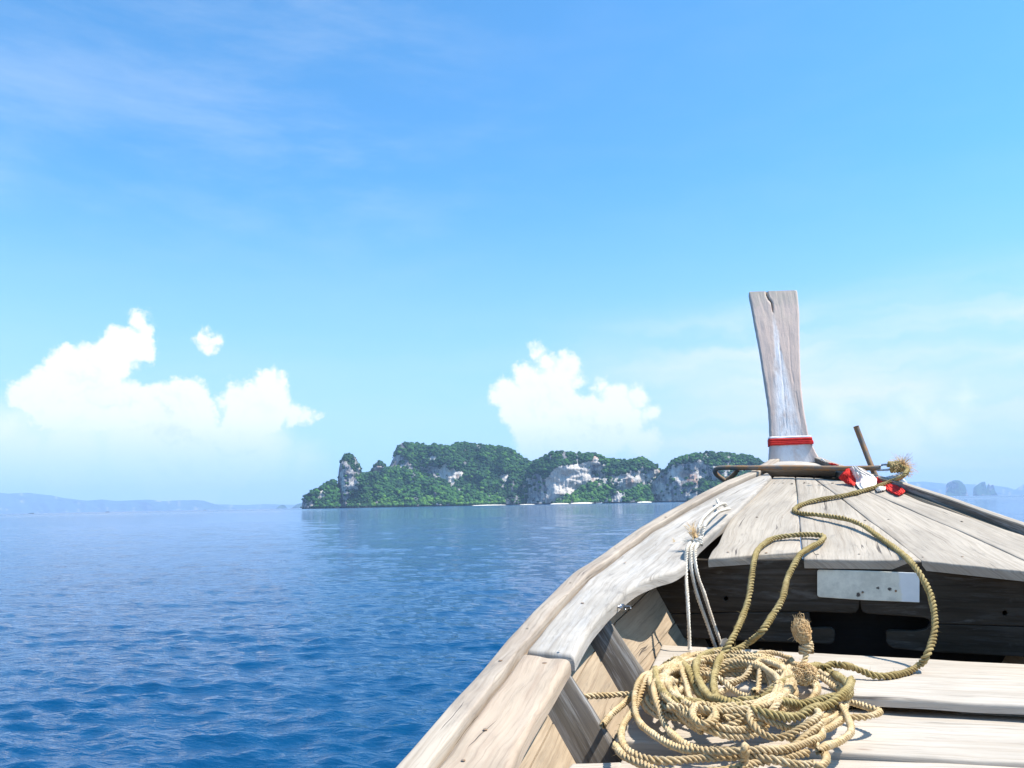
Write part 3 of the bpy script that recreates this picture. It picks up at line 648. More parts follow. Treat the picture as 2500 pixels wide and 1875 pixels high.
strip('deck_plank', seam4+np.array([.0025, 0, 0]), edgeR, .034, M['deck'], N=50, m=12, r=.0055, seed=24)
# dark beam under the planks' far ends, and the breasthook the stem stands in
def at_bow(x, y, Y=4.3): return at_y(x, y, Y)
def loft(name, rings, mat, parent=boat, smooth=True, uv=None, angle=40):
    rings = np.array(rings, float); n, k = rings.shape[:2]
    F_ = [tuple(f) for f in grid_faces(n, k, True)]+[tuple(range(k))[::-1], tuple((n-1)*k+np.arange(k))]
    o = mesh(name, rings.reshape(-1, 3), F_, mat, parent, uv=uv)
    import bmesh
    b = bmesh.new(); b.from_mesh(o.data); bmesh.ops.recalc_face_normals(b, faces=b.faces); b.to_mesh(o.data); b.free()
    o.data.polygons.foreach_set('use_smooth', np.full(len(o.data.polygons), smooth)); o.data.set_sharp_from_angle(angle=R(angle)); return o
a, b_ = at_y(1862, 1160, 4.33), at_y(2068, 1168, 4.27)
strip('deck_beam', [a+(0, -.02, 0), b_+(0, -.02, 0)], [a+(0, .05, .012), b_+(0, .05, .012)], .05, M['bulk'], N=20, m=3, r=.005, seed=31)
def ring(c, hw, y0, y1, z0, z1): return
br = []
for q, x in enumerate(np.linspace(1846, 2040, 15)):
    e = max(0, math.sin(math.pi*q/14))**.6; ytop = 1141-18*e+.03*(x-1846)
    p0, p1 = at_y(x, 1147, 4.24), at_y(x, ytop+6, 4.36); p2 = at_y(x, ytop, 4.47); 
    br.append([p0, p1, p2, p2+(0, .32*e+.05, .01), p2+(0, .34*e+.05, -.12), p0+(0, .12, -.06)])
loft('breasthook', br, M['cap_pale'], uv=[(i*.03, j*.03) for i in range(15) for j in range(6)])
# stem post: lofted, with the split at its head cut in
pl = [(714, 1827.8, 1946.7), (762, 1837.5, 1951.3), (783, 1841, 1951.7), (852, 1854.6, 1952.6), (886, 1860, 1953.6), (938, 1868, 1956), (989, 1876, 1961), (1024, 1879, 1967), (1062, 1880.3, 1974), (1090, 1880.4, 1985), (1108, 1879, 1994), (1128, 1878, 2006)]
pl = np.array(pl); yy = np.r_[712, 713.5, 716, np.arange(721, 1128, 5), 1128]
lx, rx = np.interp(yy, pl[:, 0], pl[:, 1]), np.interp(yy, pl[:, 0], pl[:, 2])
crack = np.array([(1871.5, 709), (1872, 720), (1877, 731), (1884, 740), (1886, 750), (1888, 764)])
fine_cracks = [np.array([(1853, 714), (1858, 735), (1868, 765)]), np.array([(1897, 711), (1898, 730), (1901, 750)]), np.array([(1926, 800), (1929, 860), (1931, 900), (1938, 936)]), np.array([(1904, 850), (1911, 920), (1918, 1000), (1921, 1050)]), np.array([(1944, 960), (1952, 1010), (1958, 1050)])]
rings, UV = [], []
nx = 56; z_base = at_y(1930, 1128, 4.50)[2]
for i, y in enumerate(yy):
    h = (1128-y)/414; Yp = 4.50+.30*h**1.5
    l, r_ = lx[i]+.8*vnoise(y*.09, 1), rx[i]+.8*vnoise(y*.09, 5)
    edge = 2.5 if i == 0 else 1.0 if i == 1 else 0
    PL = at_y(l+edge, y-2*(r_-l)/118*0, Yp); PR = at_y(r_-edge, y-3.5*min(1, h*1.2), Yp)
    th = .075+.05*(1-h)
    ring_, uvr = [], []
    for q in range(nx):
        f = q/(nx-1); p = PL+(PR-PL)*f; px = l+(r_-l)*f
        d = 0
        cxk = np.interp(y, crack[:, 1], crack[:, 0]); 
        if y <= 762: d += .028*math.exp(-((px-cxk)/(1.9*(1-(y-709)/75)+.4))**2)
        for fc in fine_cracks:
            if fc[0, 1] <= y <= fc[-1, 1]: d += .0025*math.exp(-((px-np.interp(y, fc[:, 1], fc[:, 0])-.8*vnoise(y*.3))/1.3)**2)
        rd = min(f, 1-f)*(r_-l)*.0025; cor = .006*max(0, 1-rd/.008)**2
        d += cor+.002*vnoise(px*.05, y*.03, 2)
        ring_.append(p+(0, d, 0)); uvr.append((h*.95, (f-.5)*.27))
    ring_ += [PR+(0, .012, 0), PR+(.0, th, 0), PL+(.0, th, 0), PL+(0, .012, 0)]; uvr += [(h*.95, .14), (h*.95, .2), (h*.95, -.2), (h*.95, -.14)]
    rings.append(ring_); UV += uvr
loft('stem_post', rings, M['post'], uv=UV, angle=60)
# hull planking: each strake runs bow to stern between two girth lines
def hull_in(y, d, sgn, t_=0.):
    W_ = Wd(y); i_ = (.045+.56*d+.25*max(0, d-.42)**1.5+t_)*min(1, W_/.62); return XC+sgn*max(W_-i_, .02)
ds = [.03, .165, .30, .44, .60, .78]; ysh = np.linspace(-1.25, 4.55, 60)
for sgn in (-1, 1):
    for k in range(len(ds)-1):
        V, UV = [], []
        d0, d1 = ds[k]+.0015, ds[k+1]-.0015
        for y in ysh:
            for dd in np.linspace(d0, d1, 5):
                V.append((hull_in(y, dd, sgn, .0015*k), y, S(y)-dd+EYE)); UV.append((y+k*2.7+sgn, dd*1.15+k))
            for dd in (d1, d0):
                V.append((hull_in(y, dd, sgn)+sgn*.04, y, S(y)-dd+EYE-.01)); UV.append((y+k*2.7, dd+3))
        o = loft('hull_plank', np.array(V).reshape(len(ysh), 7, 3), M['hull'], uv=UV)
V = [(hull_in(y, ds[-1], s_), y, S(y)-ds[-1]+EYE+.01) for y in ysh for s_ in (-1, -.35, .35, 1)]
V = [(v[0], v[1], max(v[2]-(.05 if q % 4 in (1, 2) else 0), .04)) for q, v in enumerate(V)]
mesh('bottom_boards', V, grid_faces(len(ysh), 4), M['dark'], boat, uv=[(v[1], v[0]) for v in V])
# stern bulkhead that closes the boat behind the photographer
V = [(hull_in(-1.24, d, s_), -1.24, S(-1.24)-d+EYE) for d in (.0, .3, .6, .78) for s_ in (-1, 1)]
mesh('stern_board', V, grid_faces(4, 2), M['hull'], boat, uv=[(v[0], v[2]) for v in V])
# ribs: flat faces towards the camera, a narrow edge inboard
def rib(y, top_d, bot_d, w_top, w_bot, th, seed, rake=.03):
    rs, uv = [], []; n = 22
    for i in range(n):
        f = i/(n-1); d = top_d+(bot_d-top_d)*f; x0 = hull_in(y, d, -1)-.005; wv = w_top+(w_bot-w_top)*f+.004*vnoise(f*6, seed); z = S(y)-d+EYE
        yy_ = y+rake*(f-.5); c_ = .004+.006*(1-f)
        rs.append([(x0, yy_, z), (x0+wv-c_, yy_+.014, z), (x0+wv, yy_+.014+c_, z), (x0+wv, yy_+th-c_, z), (x0+wv-c_, yy_+th, z), (x0, yy_+th, z)])
        L_ = (bot_d-top_d)*f; uv += [(L_+seed, 0+seed), (L_+seed, wv+seed), (L_+seed, wv+.01+seed), (L_+seed, wv+th+seed), (L_+seed, wv+th+.01+seed), (L_+seed, 2*wv+seed)]
    return loft('rib', rs, M['rib'], uv=uv, angle=60)
rib(1.98, .045, .50, .105, .145, .055, 41)
rb2 = rib(2.50, .045, .50, .095, .135, .05, 42)
rib(1.30, .045, .50, .06, .15, .055, 43)
rib(.7, .045, .50, .06, .15, .055, 44)
p = at_y(1512, 1483, 2.50)
vv, ff = tube(np.array([p+(-.004, .01, 0), p+(.035, -.005, .002)]), .0045, 8); mesh('bolt', vv, ff, M['steel'], boat)
vv, ff = tube(np.array([p+(.006, .004, 0), p+(.016, .001, .001)]), .010, 6); mesh('bolt_nut', vv, ff, M['steel'], boat)
# bulkhead under the deck: an upper board with a notch, and two lower boards either side of the opening
def bp(x, y, off=0.):          # on the bulkhead's plane Y = 3.15 - .15 X
    d = ray(x, y); k = (3.15+off)/(d[1]+.15*d[0]); return d*k+O
def board(name, poly, th, mat, holes=(), off=0., uvs=1.):
    import bmesh
    b = bmesh.new(); pts = [bp(x, y, off) for x, y in poly]
    vs_ = [b.verts.new(p) for p in pts]; edges = [b.edges.new((vs_[i], vs_[(i+1) % len(vs_)])) for i in range(len(vs_))]
    for (hx, hy, hr, hr2) in holes:
        hv = [b.verts.new(bp(hx+hr*math.cos(a), hy+hr2*math.sin(a), off)) for a in np.linspace(0, 6.283, 15)[:-1]]
        edges += [b.edges.new((hv[i], hv[(i+1) % 14])) for i in range(14)]
    bmesh.ops.triangle_fill(b, use_beauty=True, use_dissolve=False, edges=edges)
    g = bmesh.ops.extrude_face_region(b, geom=b.faces[:]); bmesh.ops.translate(b, vec=(th*.15, th, 0), verts=[v for v in g['geom'] if isinstance(v, bmesh.types.BMVert)])
    bmesh.ops.recalc_face_normals(b, faces=b.faces)
    uvl = b.loops.layers.uv.new('UVMap'); q0 = pts[0]
    for f in b.faces:
        for l in f.loops: l[uvl].uv = ((l.vert.co.x-q0[0])*uvs+3*uvs*(mat is not M['plate']), (q0[2]-l.vert.co.z+l.vert.co.y*.3*(abs(f.normal.y) < .5))*uvs)
    me = bpy.data.meshes.new(name); b.to_mesh(me); b.free(); me.materials.append(mat)
    o = link(bpy.data.objects.new(name, me), boat)
    md = o.modifiers.new('bevel', 'BEVEL'); md.width = .004; md.segments = 2; md.limit_method = 'ANGLE'; md.angle_limit = R(50); return o
def k4(*p): return [(1900+x/3.16, 1350+y/3.16) for x, y in p]
top_line = [(2700, 1425), (2500, 1399), (2250, 1372), (1960, 1366), (1728, 1366), (1640, 1362), (1560, 1362), (1545, 1400)]
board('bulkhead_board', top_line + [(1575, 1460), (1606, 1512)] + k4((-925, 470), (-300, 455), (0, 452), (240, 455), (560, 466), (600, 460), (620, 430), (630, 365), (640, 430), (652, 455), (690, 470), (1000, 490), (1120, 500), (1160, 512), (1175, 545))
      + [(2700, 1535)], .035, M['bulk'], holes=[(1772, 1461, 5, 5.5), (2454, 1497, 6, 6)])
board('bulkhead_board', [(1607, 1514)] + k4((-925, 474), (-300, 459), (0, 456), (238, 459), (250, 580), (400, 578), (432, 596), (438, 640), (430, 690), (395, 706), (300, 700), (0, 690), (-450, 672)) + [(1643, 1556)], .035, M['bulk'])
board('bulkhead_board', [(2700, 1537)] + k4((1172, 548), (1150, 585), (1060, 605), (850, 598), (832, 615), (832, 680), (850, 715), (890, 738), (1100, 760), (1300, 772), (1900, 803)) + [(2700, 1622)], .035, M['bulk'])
o = board('shade_backing', [(2500, 1380), (1960, 1372), (1720, 1376), (1640, 1480), (1660, 1580), (1900, 1700), (2500, 1740)], .02, M['black'], off=.16)  # added black sheet behind the opening, painting the shade inside
board('sign_plate', [(1995, 1396), (1996, 1392), (2000, 1390.5), (2100, 1393), (2239, 1398.5), (2243, 1400), (2245, 1404), (2245, 1471), (2100, 1465), (2001, 1458), (1997, 1456), (1995, 1452)], .004, M['plate'], off=-.012, uvs=1.)
o = board('plate_screw', [(2187+3*math.cos(a), 1443+3*math.sin(a)) for a in np.linspace(0, 6.28, 9)[:-1]], .003, M['iron'], off=-.016)
o = board('plate_screw', [(2106+3*math.cos(a), 1446+3*math.sin(a)) for a in np.linspace(0, 6.28, 9)[:-1]], .003, M['iron'], off=-.016)
# floor planks across the boat
FZ = -.51
def fp(x, y, dz=0.): return at_z(x, y, FZ+dz)
def beyond(a, b, k): a, b = np.array(a), np.array(b); return b+(b-a)*k
f0, f1 = fp(1615, 1574), fp(2500, 1621.5); n0, n1 = fp(1570, 1668), fp(2500, 1719.5)
strip('floor_plank', [n0, n1, beyond(n0, n1, .45)], [f0, f1, beyond(f0, f1, .25)], .024, M['floor'], N=50, m=12, r=.006, seed=51)
f0, f1 = fp(1560, 1706, -.044), fp(2500, 1749, -.044); n0, n1 = fp(1500, 1806, -.044), fp(2500, 1861, -.044)
strip('floor_plank', [n0, n1, beyond(n0, n1, .45)], [f0, f1, beyond(f0, f1, .30)], .030, M['floor'], N=50, m=12, r=.005, seed=52)
f0, f1 = fp(1523, 1849, -.056), fp(2500, 1872, -.056); f0 = f0; 
f0 = fp(1523, 1840, -.056); n0 = f0+(.0, -.26, 0); f1 = fp(2500, 1868, -.056); n1 = f1+(0, -.26, 0)
strip('floor_plank', [n0, n1, beyond(n0, n1, .7)], [f0, f1, beyond(f0, f1, .6)], .034, M['floor'], N=50, m=12, r=.005, seed=53)
f0 = fp(1396, 1864, -.05); f1 = fp(1519, 1860, -.05)
strip('floor_plank', [f0+(-.01, -.16, 0), f1+(0, -.16, 0)], [f0, f1], .034, M['floor'], N=20, m=8, r=.005, seed=54)
for q in range(3):
    y0 = n0[1]-.29-q*.28; strip('floor_plank', [(-.25, y0-.0, EYE+FZ-.06), (1.1, y0-.06, EYE+FZ-.07)], [(-.25, y0+.26, EYE+FZ-.06), (1.1, y0+.2, EYE+FZ-.07)], .034, M['floor'], N=20, m=6, r=.005, seed=60+q)
nail_me = None
def nail(x, y, off, rad=.0042):
    global nail_me
    if nail_me is None:
        V = [(0, 0, .0006)]+[(rad*math.cos(a), rad*math.sin(a), 0) for a in np.linspace(0, 6.283, 9)[:-1]]; F_ = [(0, 1+i, 1+(i+1) % 8) for i in range(8)]
        o = mesh('nail', V, F_, M['iron'], boat); nail_me = o.data
    else: o = link(bpy.data.objects.new('nail', nail_me), boat)
    o.location = (x, y, S(y)+off+EYE+.0022); o.rotation_euler = (math.atan2(S(y+.05)-S(y-.05), .1), 0, random.uniform(0, 3)); f = random.uniform(.8, 1.5); o.scale = (f, f*.9, 1)
for yn in (4.12, 3.62, 3.17):
    for fx in (.06, .17, .24, .33, .40, .50, .57, .70, .76):
        wx = (4.45-yn)/1.35; xx = .37+(fx-.36)*2.6*min(1, wx*.8); nail(xx+random.uniform(-.012, .012), yn-.10*xx+random.uniform(-.012, .012), D_)
for q in range(17):
    yn = -.2+q*.235; nail(XC-Wd(yn)+.028, yn+random.uniform(-.02, .02), -.001, .005)
for yn in (1.42, 1.55, 1.93, 2.02, 2.45, 2.95): nail(XC-Wd(yn)+random.uniform(.10, .16), yn, -.012)
rebase(boat)

# ------------------------------------------------------------------ ropes
def strands(pts, rad, pitch, k=5, lay=1, seed=0):
    pts = catmull(pts, .0042) if len(pts) < 400 else pts
    pts = resample(pts, max(8, int(np.linalg.norm(np.diff(pts, axis=0), axis=1).sum()/.0040)))
    T, N, B = frames(pts); s = np.r_[0, np.cumsum(np.linalg.norm(np.diff(pts, axis=0), axis=1))]
    V, F_ = [], []; a = np.linspace(0, 2*np.pi, k, endpoint=False); off = 0
    for q in range(3):
        ph = lay*2*np.pi*(s+.004*np.sin(s*23+seed)+.0025*np.sin(s*61+seed*2))/pitch+q*2.0944+seed; rad_ = (rad*(1+.05*np.sin(s*31+seed)+.05*np.sin(s*83+2*seed)))[:, None]; c_ = pts+(N*np.cos(ph)[:, None]+B*np.sin(ph)[:, None])*rad_*.57
        v = c_[:, None]+(N[:, None]*np.cos(a)[None, :, None]+B[:, None]*np.sin(a)[None, :, None])*rad_[:, None]*(.50+.035*math.sin(q*2+seed))
        V.append(v.reshape(-1, 3)); F_.append(grid_faces(len(pts), k, True)+off); off += len(pts)*k
    return np.vstack(V), np.vstack(F_)
def rope(name, paths, rad, mat, label=None, cat=None, parent=None, pitch=None, fuzz=0, k=5, group=None):
    Vs, Fs, off = [], [], 0; ph_ = []
    for i, p in enumerate(paths):
        v, f = strands(np.asarray(p, float), rad, pitch or rad*4.6, k, 1, i*1.3); Vs.append(v); Fs.append(f+off); off += len(v); ph_.append(catmull(p, .01) if len(p) < 400 else np.asarray(p))
    o = mesh(name, np.vstack(Vs), np.vstack(Fs), mat, parent)
    if label: tag(o, label, cat, group)
    if fuzz:
        pts = np.vstack(ph_); g = np.random.default_rng(len(pts)); n = int(len(pts)*fuzz); id_ = g.integers(0, len(pts), n)
        d = g.normal(0, 1, (n, 3)); d /= np.linalg.norm(d, axis=1)[:, None]; A = pts[id_]+d*rad*.85; L_ = g.uniform(.004, .011, n)[:, None]
        d2 = d+g.normal(0, .5, (n, 3)); m1 = A+d*L_*.5; m2 = A+d2*L_; w_ = np.cross(d, g.normal(0, 1, (n, 3))); w_ /= np.linalg.norm(w_, axis=1)[:, None]; w_ *= .0006
        V = np.stack([A-w_, A+w_, m1+w_*.8, m1-w_*.8, m2], 1).reshape(-1, 3); b = np.arange(n)*5
        F_ = [tuple(x) for x in np.stack([b, b+1, b+2, b+3], 1)]+[tuple(x) for x in np.stack([b+3, b+2, b+4], 1)]
        q = mesh('loose_fibres', V, F_, mat, o, smooth=False); tag(q, kind='stuff')
    return o
def fray(name, base, d, n, L_, spread, mat, parent, curl=.5, w_=.0011, seed=1):
    g = np.random.default_rng(seed); V, F_ = [], []; d = np.array(d, float); d /= np.linalg.norm(d); base = np.array(base)
    for i in range(n):
        dd = d+g.normal(0, spread, 3); dd /= np.linalg.norm(dd); p = base+g.normal(0, .004, 3); l = L_*g.uniform(.35, 1.1); c_ = g.normal(0, curl, 3)
        pts = [p]
        for q in range(6): dd = dd+c_*.35+g.normal(0, .12, 3); dd /= np.linalg.norm(dd); pts.append(pts[-1]+dd*l/6)
        v, f = tube(np.array(pts), np.linspace(w_, w_*.45, 7), 3); o_ = len(V); V += list(v); F_ += [tuple(x+o_ for x in t_) for t_ in f]
    return tag(mesh(name, V, F_, mat, parent), kind='stuff')
RR = .0080; DD = RR*2
def c3(p): return (1400+p[0]/3.493, 1400+p[1]/3.493)
def q4(p): return (1900+p[0]/3.16, 1350+p[1]/3.16)
def q2(p): return (1600+p[0]/2.458, 1100+p[1]/2.458)
lay = []          # loops in the order in which they were dropped; each is (kind, image points on the planks)
a3 = lambda *p: [c3(x) for x in p]; a4 = lambda *p: [q4(x) for x in p]
def ell(cx, cy, rx, ry, a0, a1, n=16, wob=.05, seed=0):
    g = np.random.default_rng(seed); f1, f2 = g.uniform(0, 6.28, 2); out = []
    for i in range(n):
        a = math.radians(a0+(a1-a0)*i/(n-1)); w_ = 1+wob*math.sin(2*a+f1)+wob*.6*math.sin(3*a+f2); out.append((cx+rx*w_*math.cos(a), cy+ry*w_*math.sin(a)))
    return out
T_, O_ = 'tan', 'olive'
lay.append((T_, a3((-40, 1050), (60, 1040), (170, 1030), (300, 1025), (450, 1015), (560, 1050), (640, 1150), (760, 1200), (900, 1150), (1050, 1080), (1200, 1030), (1400, 900), (1500, 820))))
lay.append((T_, a3((250, 1270), (310, 1190), (400, 1110), (500, 1040), (640, 930), (800, 850), (1000, 790), (1250, 780), (1500, 760), (1700, 720), (1900, 760), (2040, 860), (2080, 980), (1980, 1080), (1800, 1160), (1600, 1200))))
for i in range(9):      # the hidden lower turns of the coil
    g_ = np.random.default_rng(90+i)
    lay.append((T_, ell(1768+g_.uniform(-12, 12), 1690+g_.uniform(-8, 8), 168+g_.uniform(-48, 26), 76+g_.uniform(-18, 8), 150+g_.uniform(-60, 60), g_.uniform(620, 900), 30, .035, i)))
lay.append((T_, a3((350, 1340), (430, 1430), (600, 1500), (750, 1552), (1000, 1562), (1250, 1545), (1480, 1500), (1620, 1470), (1800, 1440), (1990, 1400))))
lay.append((T_, a3((1700, 610), (1560, 640), (1300, 700), (1100, 700), (900, 720), (760, 830), (600, 960), (470, 1100), (410, 1200), (412, 1310), (480, 1385), (600, 1435), (800, 1455), (1100, 1435), (1400, 1440), (1700, 1480), (1900, 1492), (2050, 1480)) + a4((300, 1520), (355, 1480), (350, 1420), (300, 1370), (180, 1340), (60, 1300))))
lay.append((T_, a3((1240, 870), (1450, 840), (1650, 760), (1850, 720), (1980, 760), (2060, 850)) + a4((300, 900), (470, 960), (510, 1030), (620, 1060), (720, 1090), (775, 1112), (705, 1142), (600, 1152), (500, 1160), (380, 1230), (200, 1280))))
lay.append((T_, a3((1500, 640), (1700, 608), (1830, 635), (1870, 690), (1990, 730))))
lay.append((T_, a3((1250, 640), (1000, 690), (860, 780), (700, 860), (600, 900), (530, 980), (520, 1060), (560, 1130), (650, 1200), (800, 1290), (1000, 1370), (1250, 1420), (1500, 1430), (1700, 1420), (1900, 1365), (2096, 1270)) + a4((330, 1220), (450, 1120), (510, 1070), (500, 960), (400, 860), (250, 780))))
lay.append((T_, a3((1900, 900), (1650, 960), (1400, 900), (1150, 820), (900, 830), (760, 900), (690, 960), (690, 1040), (740, 1110), (830, 1200), (950, 1290), (1150, 1360), (1400, 1390), (1700, 1370), (1950, 1285), (2096, 1210)) + a4((300, 1180), (450, 1080), (540, 1180), (545, 1240), (480, 1290), (380, 1360), (300, 1420))))
lay.append((T_, a3((800, 1150), (930, 1160), (1010, 1190), (1060, 1250), (1150, 1240), (1210, 1180), (1130, 1130), (1040, 1150), (1020, 1220), (1100, 1260), (1210, 1240), (1220, 1170), (1400, 1160), (1600, 1190), (1800, 1180), (2000, 1120))))
lay.append((T_, a3((1120, 1000), (1000, 960), (960, 880), (900, 760), (990, 700), (1200, 740), (1450, 720), (1700, 700), (1900, 760), (2000, 800), (2060, 900), (1900, 1020), (1700, 1050), (1500, 1180), (1650, 1250), (1900, 1240), (2096, 1180)) + a4((250, 1120), (420, 1070))))
lay.append((T_, a3((1530, 940), (1560, 870), (1590, 800))))
lay.append((T_, a3((1730, 950), (1800, 860), (1840, 790))))
lay.append((O_, a3((1600, 1010), (1400, 990), (1200, 1010), (1050, 1055), (900, 1070), (800, 1030), (740, 960), (705, 870), (705, 760), (770, 690), (850, 690), (930, 750), (1020, 830), (1090, 900), (1180, 980), (1300, 1060))))
O1 = a3((1275, 665), (1210, 760), (1190, 850), (1240, 930), (1330, 985), (1500, 985), (1650, 945), (1850, 880), (1990, 790)) + a4((180, 850), (250, 780), (330, 755), (400, 785), (455, 850), (510, 905), (540, 960), (530, 1000), (450, 1035), (300, 1060), (150, 1080), (0, 1110))
O2 = a3((1400, 625), (1200, 640), (1080, 690), (1040, 770), (1090, 860), (1180, 960), (1300, 1050), (1450, 1105), (1650, 1140), (1850, 1128), (2096, 1060)) + a4((300, 1085), (440, 1050), (530, 1000), (560, 930))
lay.append((O_, O1)); lay.append((O_, O2))
BZ = EYE+FZ
placed = np.zeros((0, 3)); coil_t, coil_o = [], []
for n_, (kd, pts) in enumerate(lay):
    P_ = np.array([at_z(x, y, FZ+.012+.0022*n_) for x, y in pts]); P_ = catmull(P_, .012)[:, :3]
    P_ = resample(P_, max(6, int(np.linalg.norm(np.diff(P_, axis=0), axis=1).sum()/.010)))
    base = BZ+RR*.92; m_ = len(P_); Z = np.full(m_, base)
    done = placed
    for i in range(m_):
        cand = done if i < 6 else np.vstack([done, np.c_[P_[:i-5, :2], Z[:i-5]]])
        if len(cand):
            d2 = (cand[:, 0]-P_[i, 0])**2+(cand[:, 1]-P_[i, 1])**2; q = d2 < (DD*.92)**2
            if q.any(): Z[i] = max(base, (cand[q, 2]+np.sqrt((DD*.92)**2-d2[q])).max())
    Z = np.minimum(Z, base+.046)
    Zm = np.array([Z[max(0, i-2):i+3].max() for i in range(m_)]); kk = np.exp(-.5*(np.arange(-9, 10)/3.6)**2); kk /= kk.sum()
    Z = np.maximum(np.convolve(np.pad(Zm, 9, 'edge'), kk, 'valid'), base)
    P_[:, 2] = Z; placed = np.vstack([placed, P_]); (coil_t if kd == T_ else coil_o).append(P_)
coil = rope('coiled_rope', coil_t, RR, M['rope'], 'big loose coil of tan twisted rope heaped on the floor planks', 'rope', fuzz=.9)
# its cut tail that hangs down over the plank edge towards the camera
p0 = at_z(*c3((1465, 1500)), FZ+.05)
rope('rope_tail', [[p0+(0, .02, 0), p0, at_z(*c3((1462, 1560)), FZ+.03), at_z(*c3((1455, 1640)), FZ+.01), at_z(*c3((1440, 1720)), FZ+.0), at_z(*c3((1430, 1800)), FZ-.01)]], RR, M['rope'], parent=coil, fuzz=.9)
def topz(x, y): 
    d2 = (placed[:, 0]-x)**2+(placed[:, 1]-y)**2; q = d2 < .03**2; return placed[q, 2].max() if q.any() else BZ+RR
# olive rope: from the ring of the anchor over the deck, down, and back up out of the coil
def on_deck(x, y, lift=0.): return on_sheer(x, y, D_+RR+lift)
def bp_(x, y, Y): return at_y(x, y, Y)
run1 = [at_y(*q2((1480, 95)), 3.98), at_y(*q2((1512, 115)), 3.95), at_y(*q2((1490, 148)), 3.88)]
run1 += [on_deck(*q2(p), l) for p, l in (((1430, 180), .02), ((1300, 226), .004), ((1150, 266), .002), ((980, 296), .001), ((885, 322), .0), ((840, 348), 0), ((838, 364), 0), ((880, 377), .004), ((1000, 388), .016), ((1150, 412), .022), ((1250, 452), .020), ((1330, 508), .012), ((1420, 572), .004), ((1480, 618), .002))]
run1 += [at_y(*q2((1530, 665)), 2.93), at_y(*q2((1575, 720)), 2.87), at_y(*q2((1622, 800)), 2.83), at_y(*q2((1658, 890)), 2.79), at_y(*q4((1210, 520)), 2.73), at_y(*q4((1197, 650)), 2.68), at_y(*q4((1150, 780)), 2.63)]
run1 += [at_z(*q4(p), FZ+RR+l) for p, l in (((1085, 868), .012), ((980, 925), 0), ((850, 950), 0), ((740, 945), .004), ((640, 910), .014), ((560, 880), .026), ((500, 868), .036), ((430, 860), .036), ((350, 890), .03))]
zc = placed[len(placed)-1]
s1, s2 = coil_o[-2][0], coil_o[-1][0]
run2 = [s1, at_y(*c3((1330, 600)), s1[1]+.02), at_y(*c3((1385, 500)), 2.62), at_y(*q2((532, 975)), 2.74), at_y(*q2((562, 875)), 2.82), at_y(*q2((577, 770)), 2.90), at_y(*q2((592, 665)), 3.0), on_deck(*q2((620, 590)), .006), on_deck(*q2((700, 532)), .008), on_deck(*q2((800, 512)), .012), on_deck(*q2((900, 505)), .016), on_deck(*q2((985, 508)), .014),
        on_deck(*q2((1012, 521)), .012), on_deck(*q2((985, 552)), .012), on_deck(*q2((930, 582)), .010), at_y(*q2((872, 622)), 3.05), at_y(*q2((828, 695)), 2.96), at_y(*q2((790, 775)), 2.88), at_y(*c3((1780, 220)), 2.74), at_y(*c3((1700, 355)), 2.66), at_y(*c3((1610, 490)), 2.58), at_y(*c3((1500, 585)), s2[1]+.03), s2]
oliv = rope('anchor_rope', [run1, run2] + coil_o, RR*1.28, M['olive'], 'olive green anchor rope looping from the deck down onto the coil', 'rope', fuzz=1.2, pitch=RR*1.28*4.3)
# knot and frayed ends standing up out of the coil
def kn(o, cx, cy, Y, rad, turns, tilt, mat, parent, rr=RR, sq=.7, name='knot'):
    c_ = at_y(cx, cy, Y); pts = []
    for i in range(int(turns*14)+1):
        a = i/14*6.283; pts.append(c_+np.array([rad*math.cos(a), rad*math.sin(a)*.8, (i/14-turns/2)*rr*1.5+tilt*math.cos(a)*rad]))
    return rope(name, [pts], rr, mat, parent=parent, pitch=rr*4.6)
kY = at_z(1968, 1606, FZ+.03)[1]
kn('k', 1968, 1583, kY, .016, 2.2, .25, M['rope'], coil)
def tassel(name, base, d, n, L_, Rb, mat, parent, seed=1, w_=.0011):
    """unlaid rope end: yarns that bulge out from the knot and close again towards a ragged tip"""
    g = np.random.default_rng(seed); V, F_ = [], []; d = np.array(d, float); d /= np.linalg.norm(d); base = np.array(base)
    e1_ = np.cross(d, (0, 1., .1)); e1_ /= np.linalg.norm(e1_); e2_ = np.cross(d, e1_)
    for i in range(n):
        a0 = g.uniform(0, 6.28); rb = Rb*g.uniform(.35, 1.12); tw = g.normal(0, 1.3); l = L_*g.uniform(.45, 1.05); ph = g.uniform(0, 6.28, 3); t1 = g.uniform(.6, 1.0); pts = []
        for t_ in np.linspace(0, t1, 9):
            r_ = .008+rb*math.sin(math.pi*min(1, t_*1.02))**.9*(1-.25*t_); a = a0+tw*t_+.35*math.sin(9*t_+ph[0])
            pts.append(base+d*(l*t_**.9+.006*math.sin(11*t_+ph[1]))+e1_*(r_*math.cos(a)+.004*math.sin(13*t_+ph[2]))+e2_*r_*math.sin(a))
        v, f = tube(np.array(pts), np.linspace(w_*1.2, w_*.5, 9), 3); o_ = len(V); V += list(v); F_ += [tuple(x+o_ for x in q) for q in f]
    return tag(mesh(name, V, F_, mat, parent), kind='stuff')
bs = at_y(1962, 1568, kY)
tassel('frayed_end', bs, (-.10, 0, 1), 230, .088, .021, M['fray'], coil, 3, .0013)
fray('frayed_end', bs+(-.004, 0, .03), (-.10, -.1, .8), 12, .055, .5, M['fray'], coil, 3.2, .0009, seed=4)
rope('knot_stub', [[bs+(0, 0, .012), bs+(.004, -.005, -.02), bs+(.0, -.02, -.045), bs+(-.02, -.05, -.075)]], RR*1.1, M['rope'], parent=coil, fuzz=.9)
bs2 = at_z(*q4((250, 985)), FZ+.075)
tassel('frayed_end', bs2, (-.5, -.3, .8), 160, .055, .02, M['fray'], coil, 5)
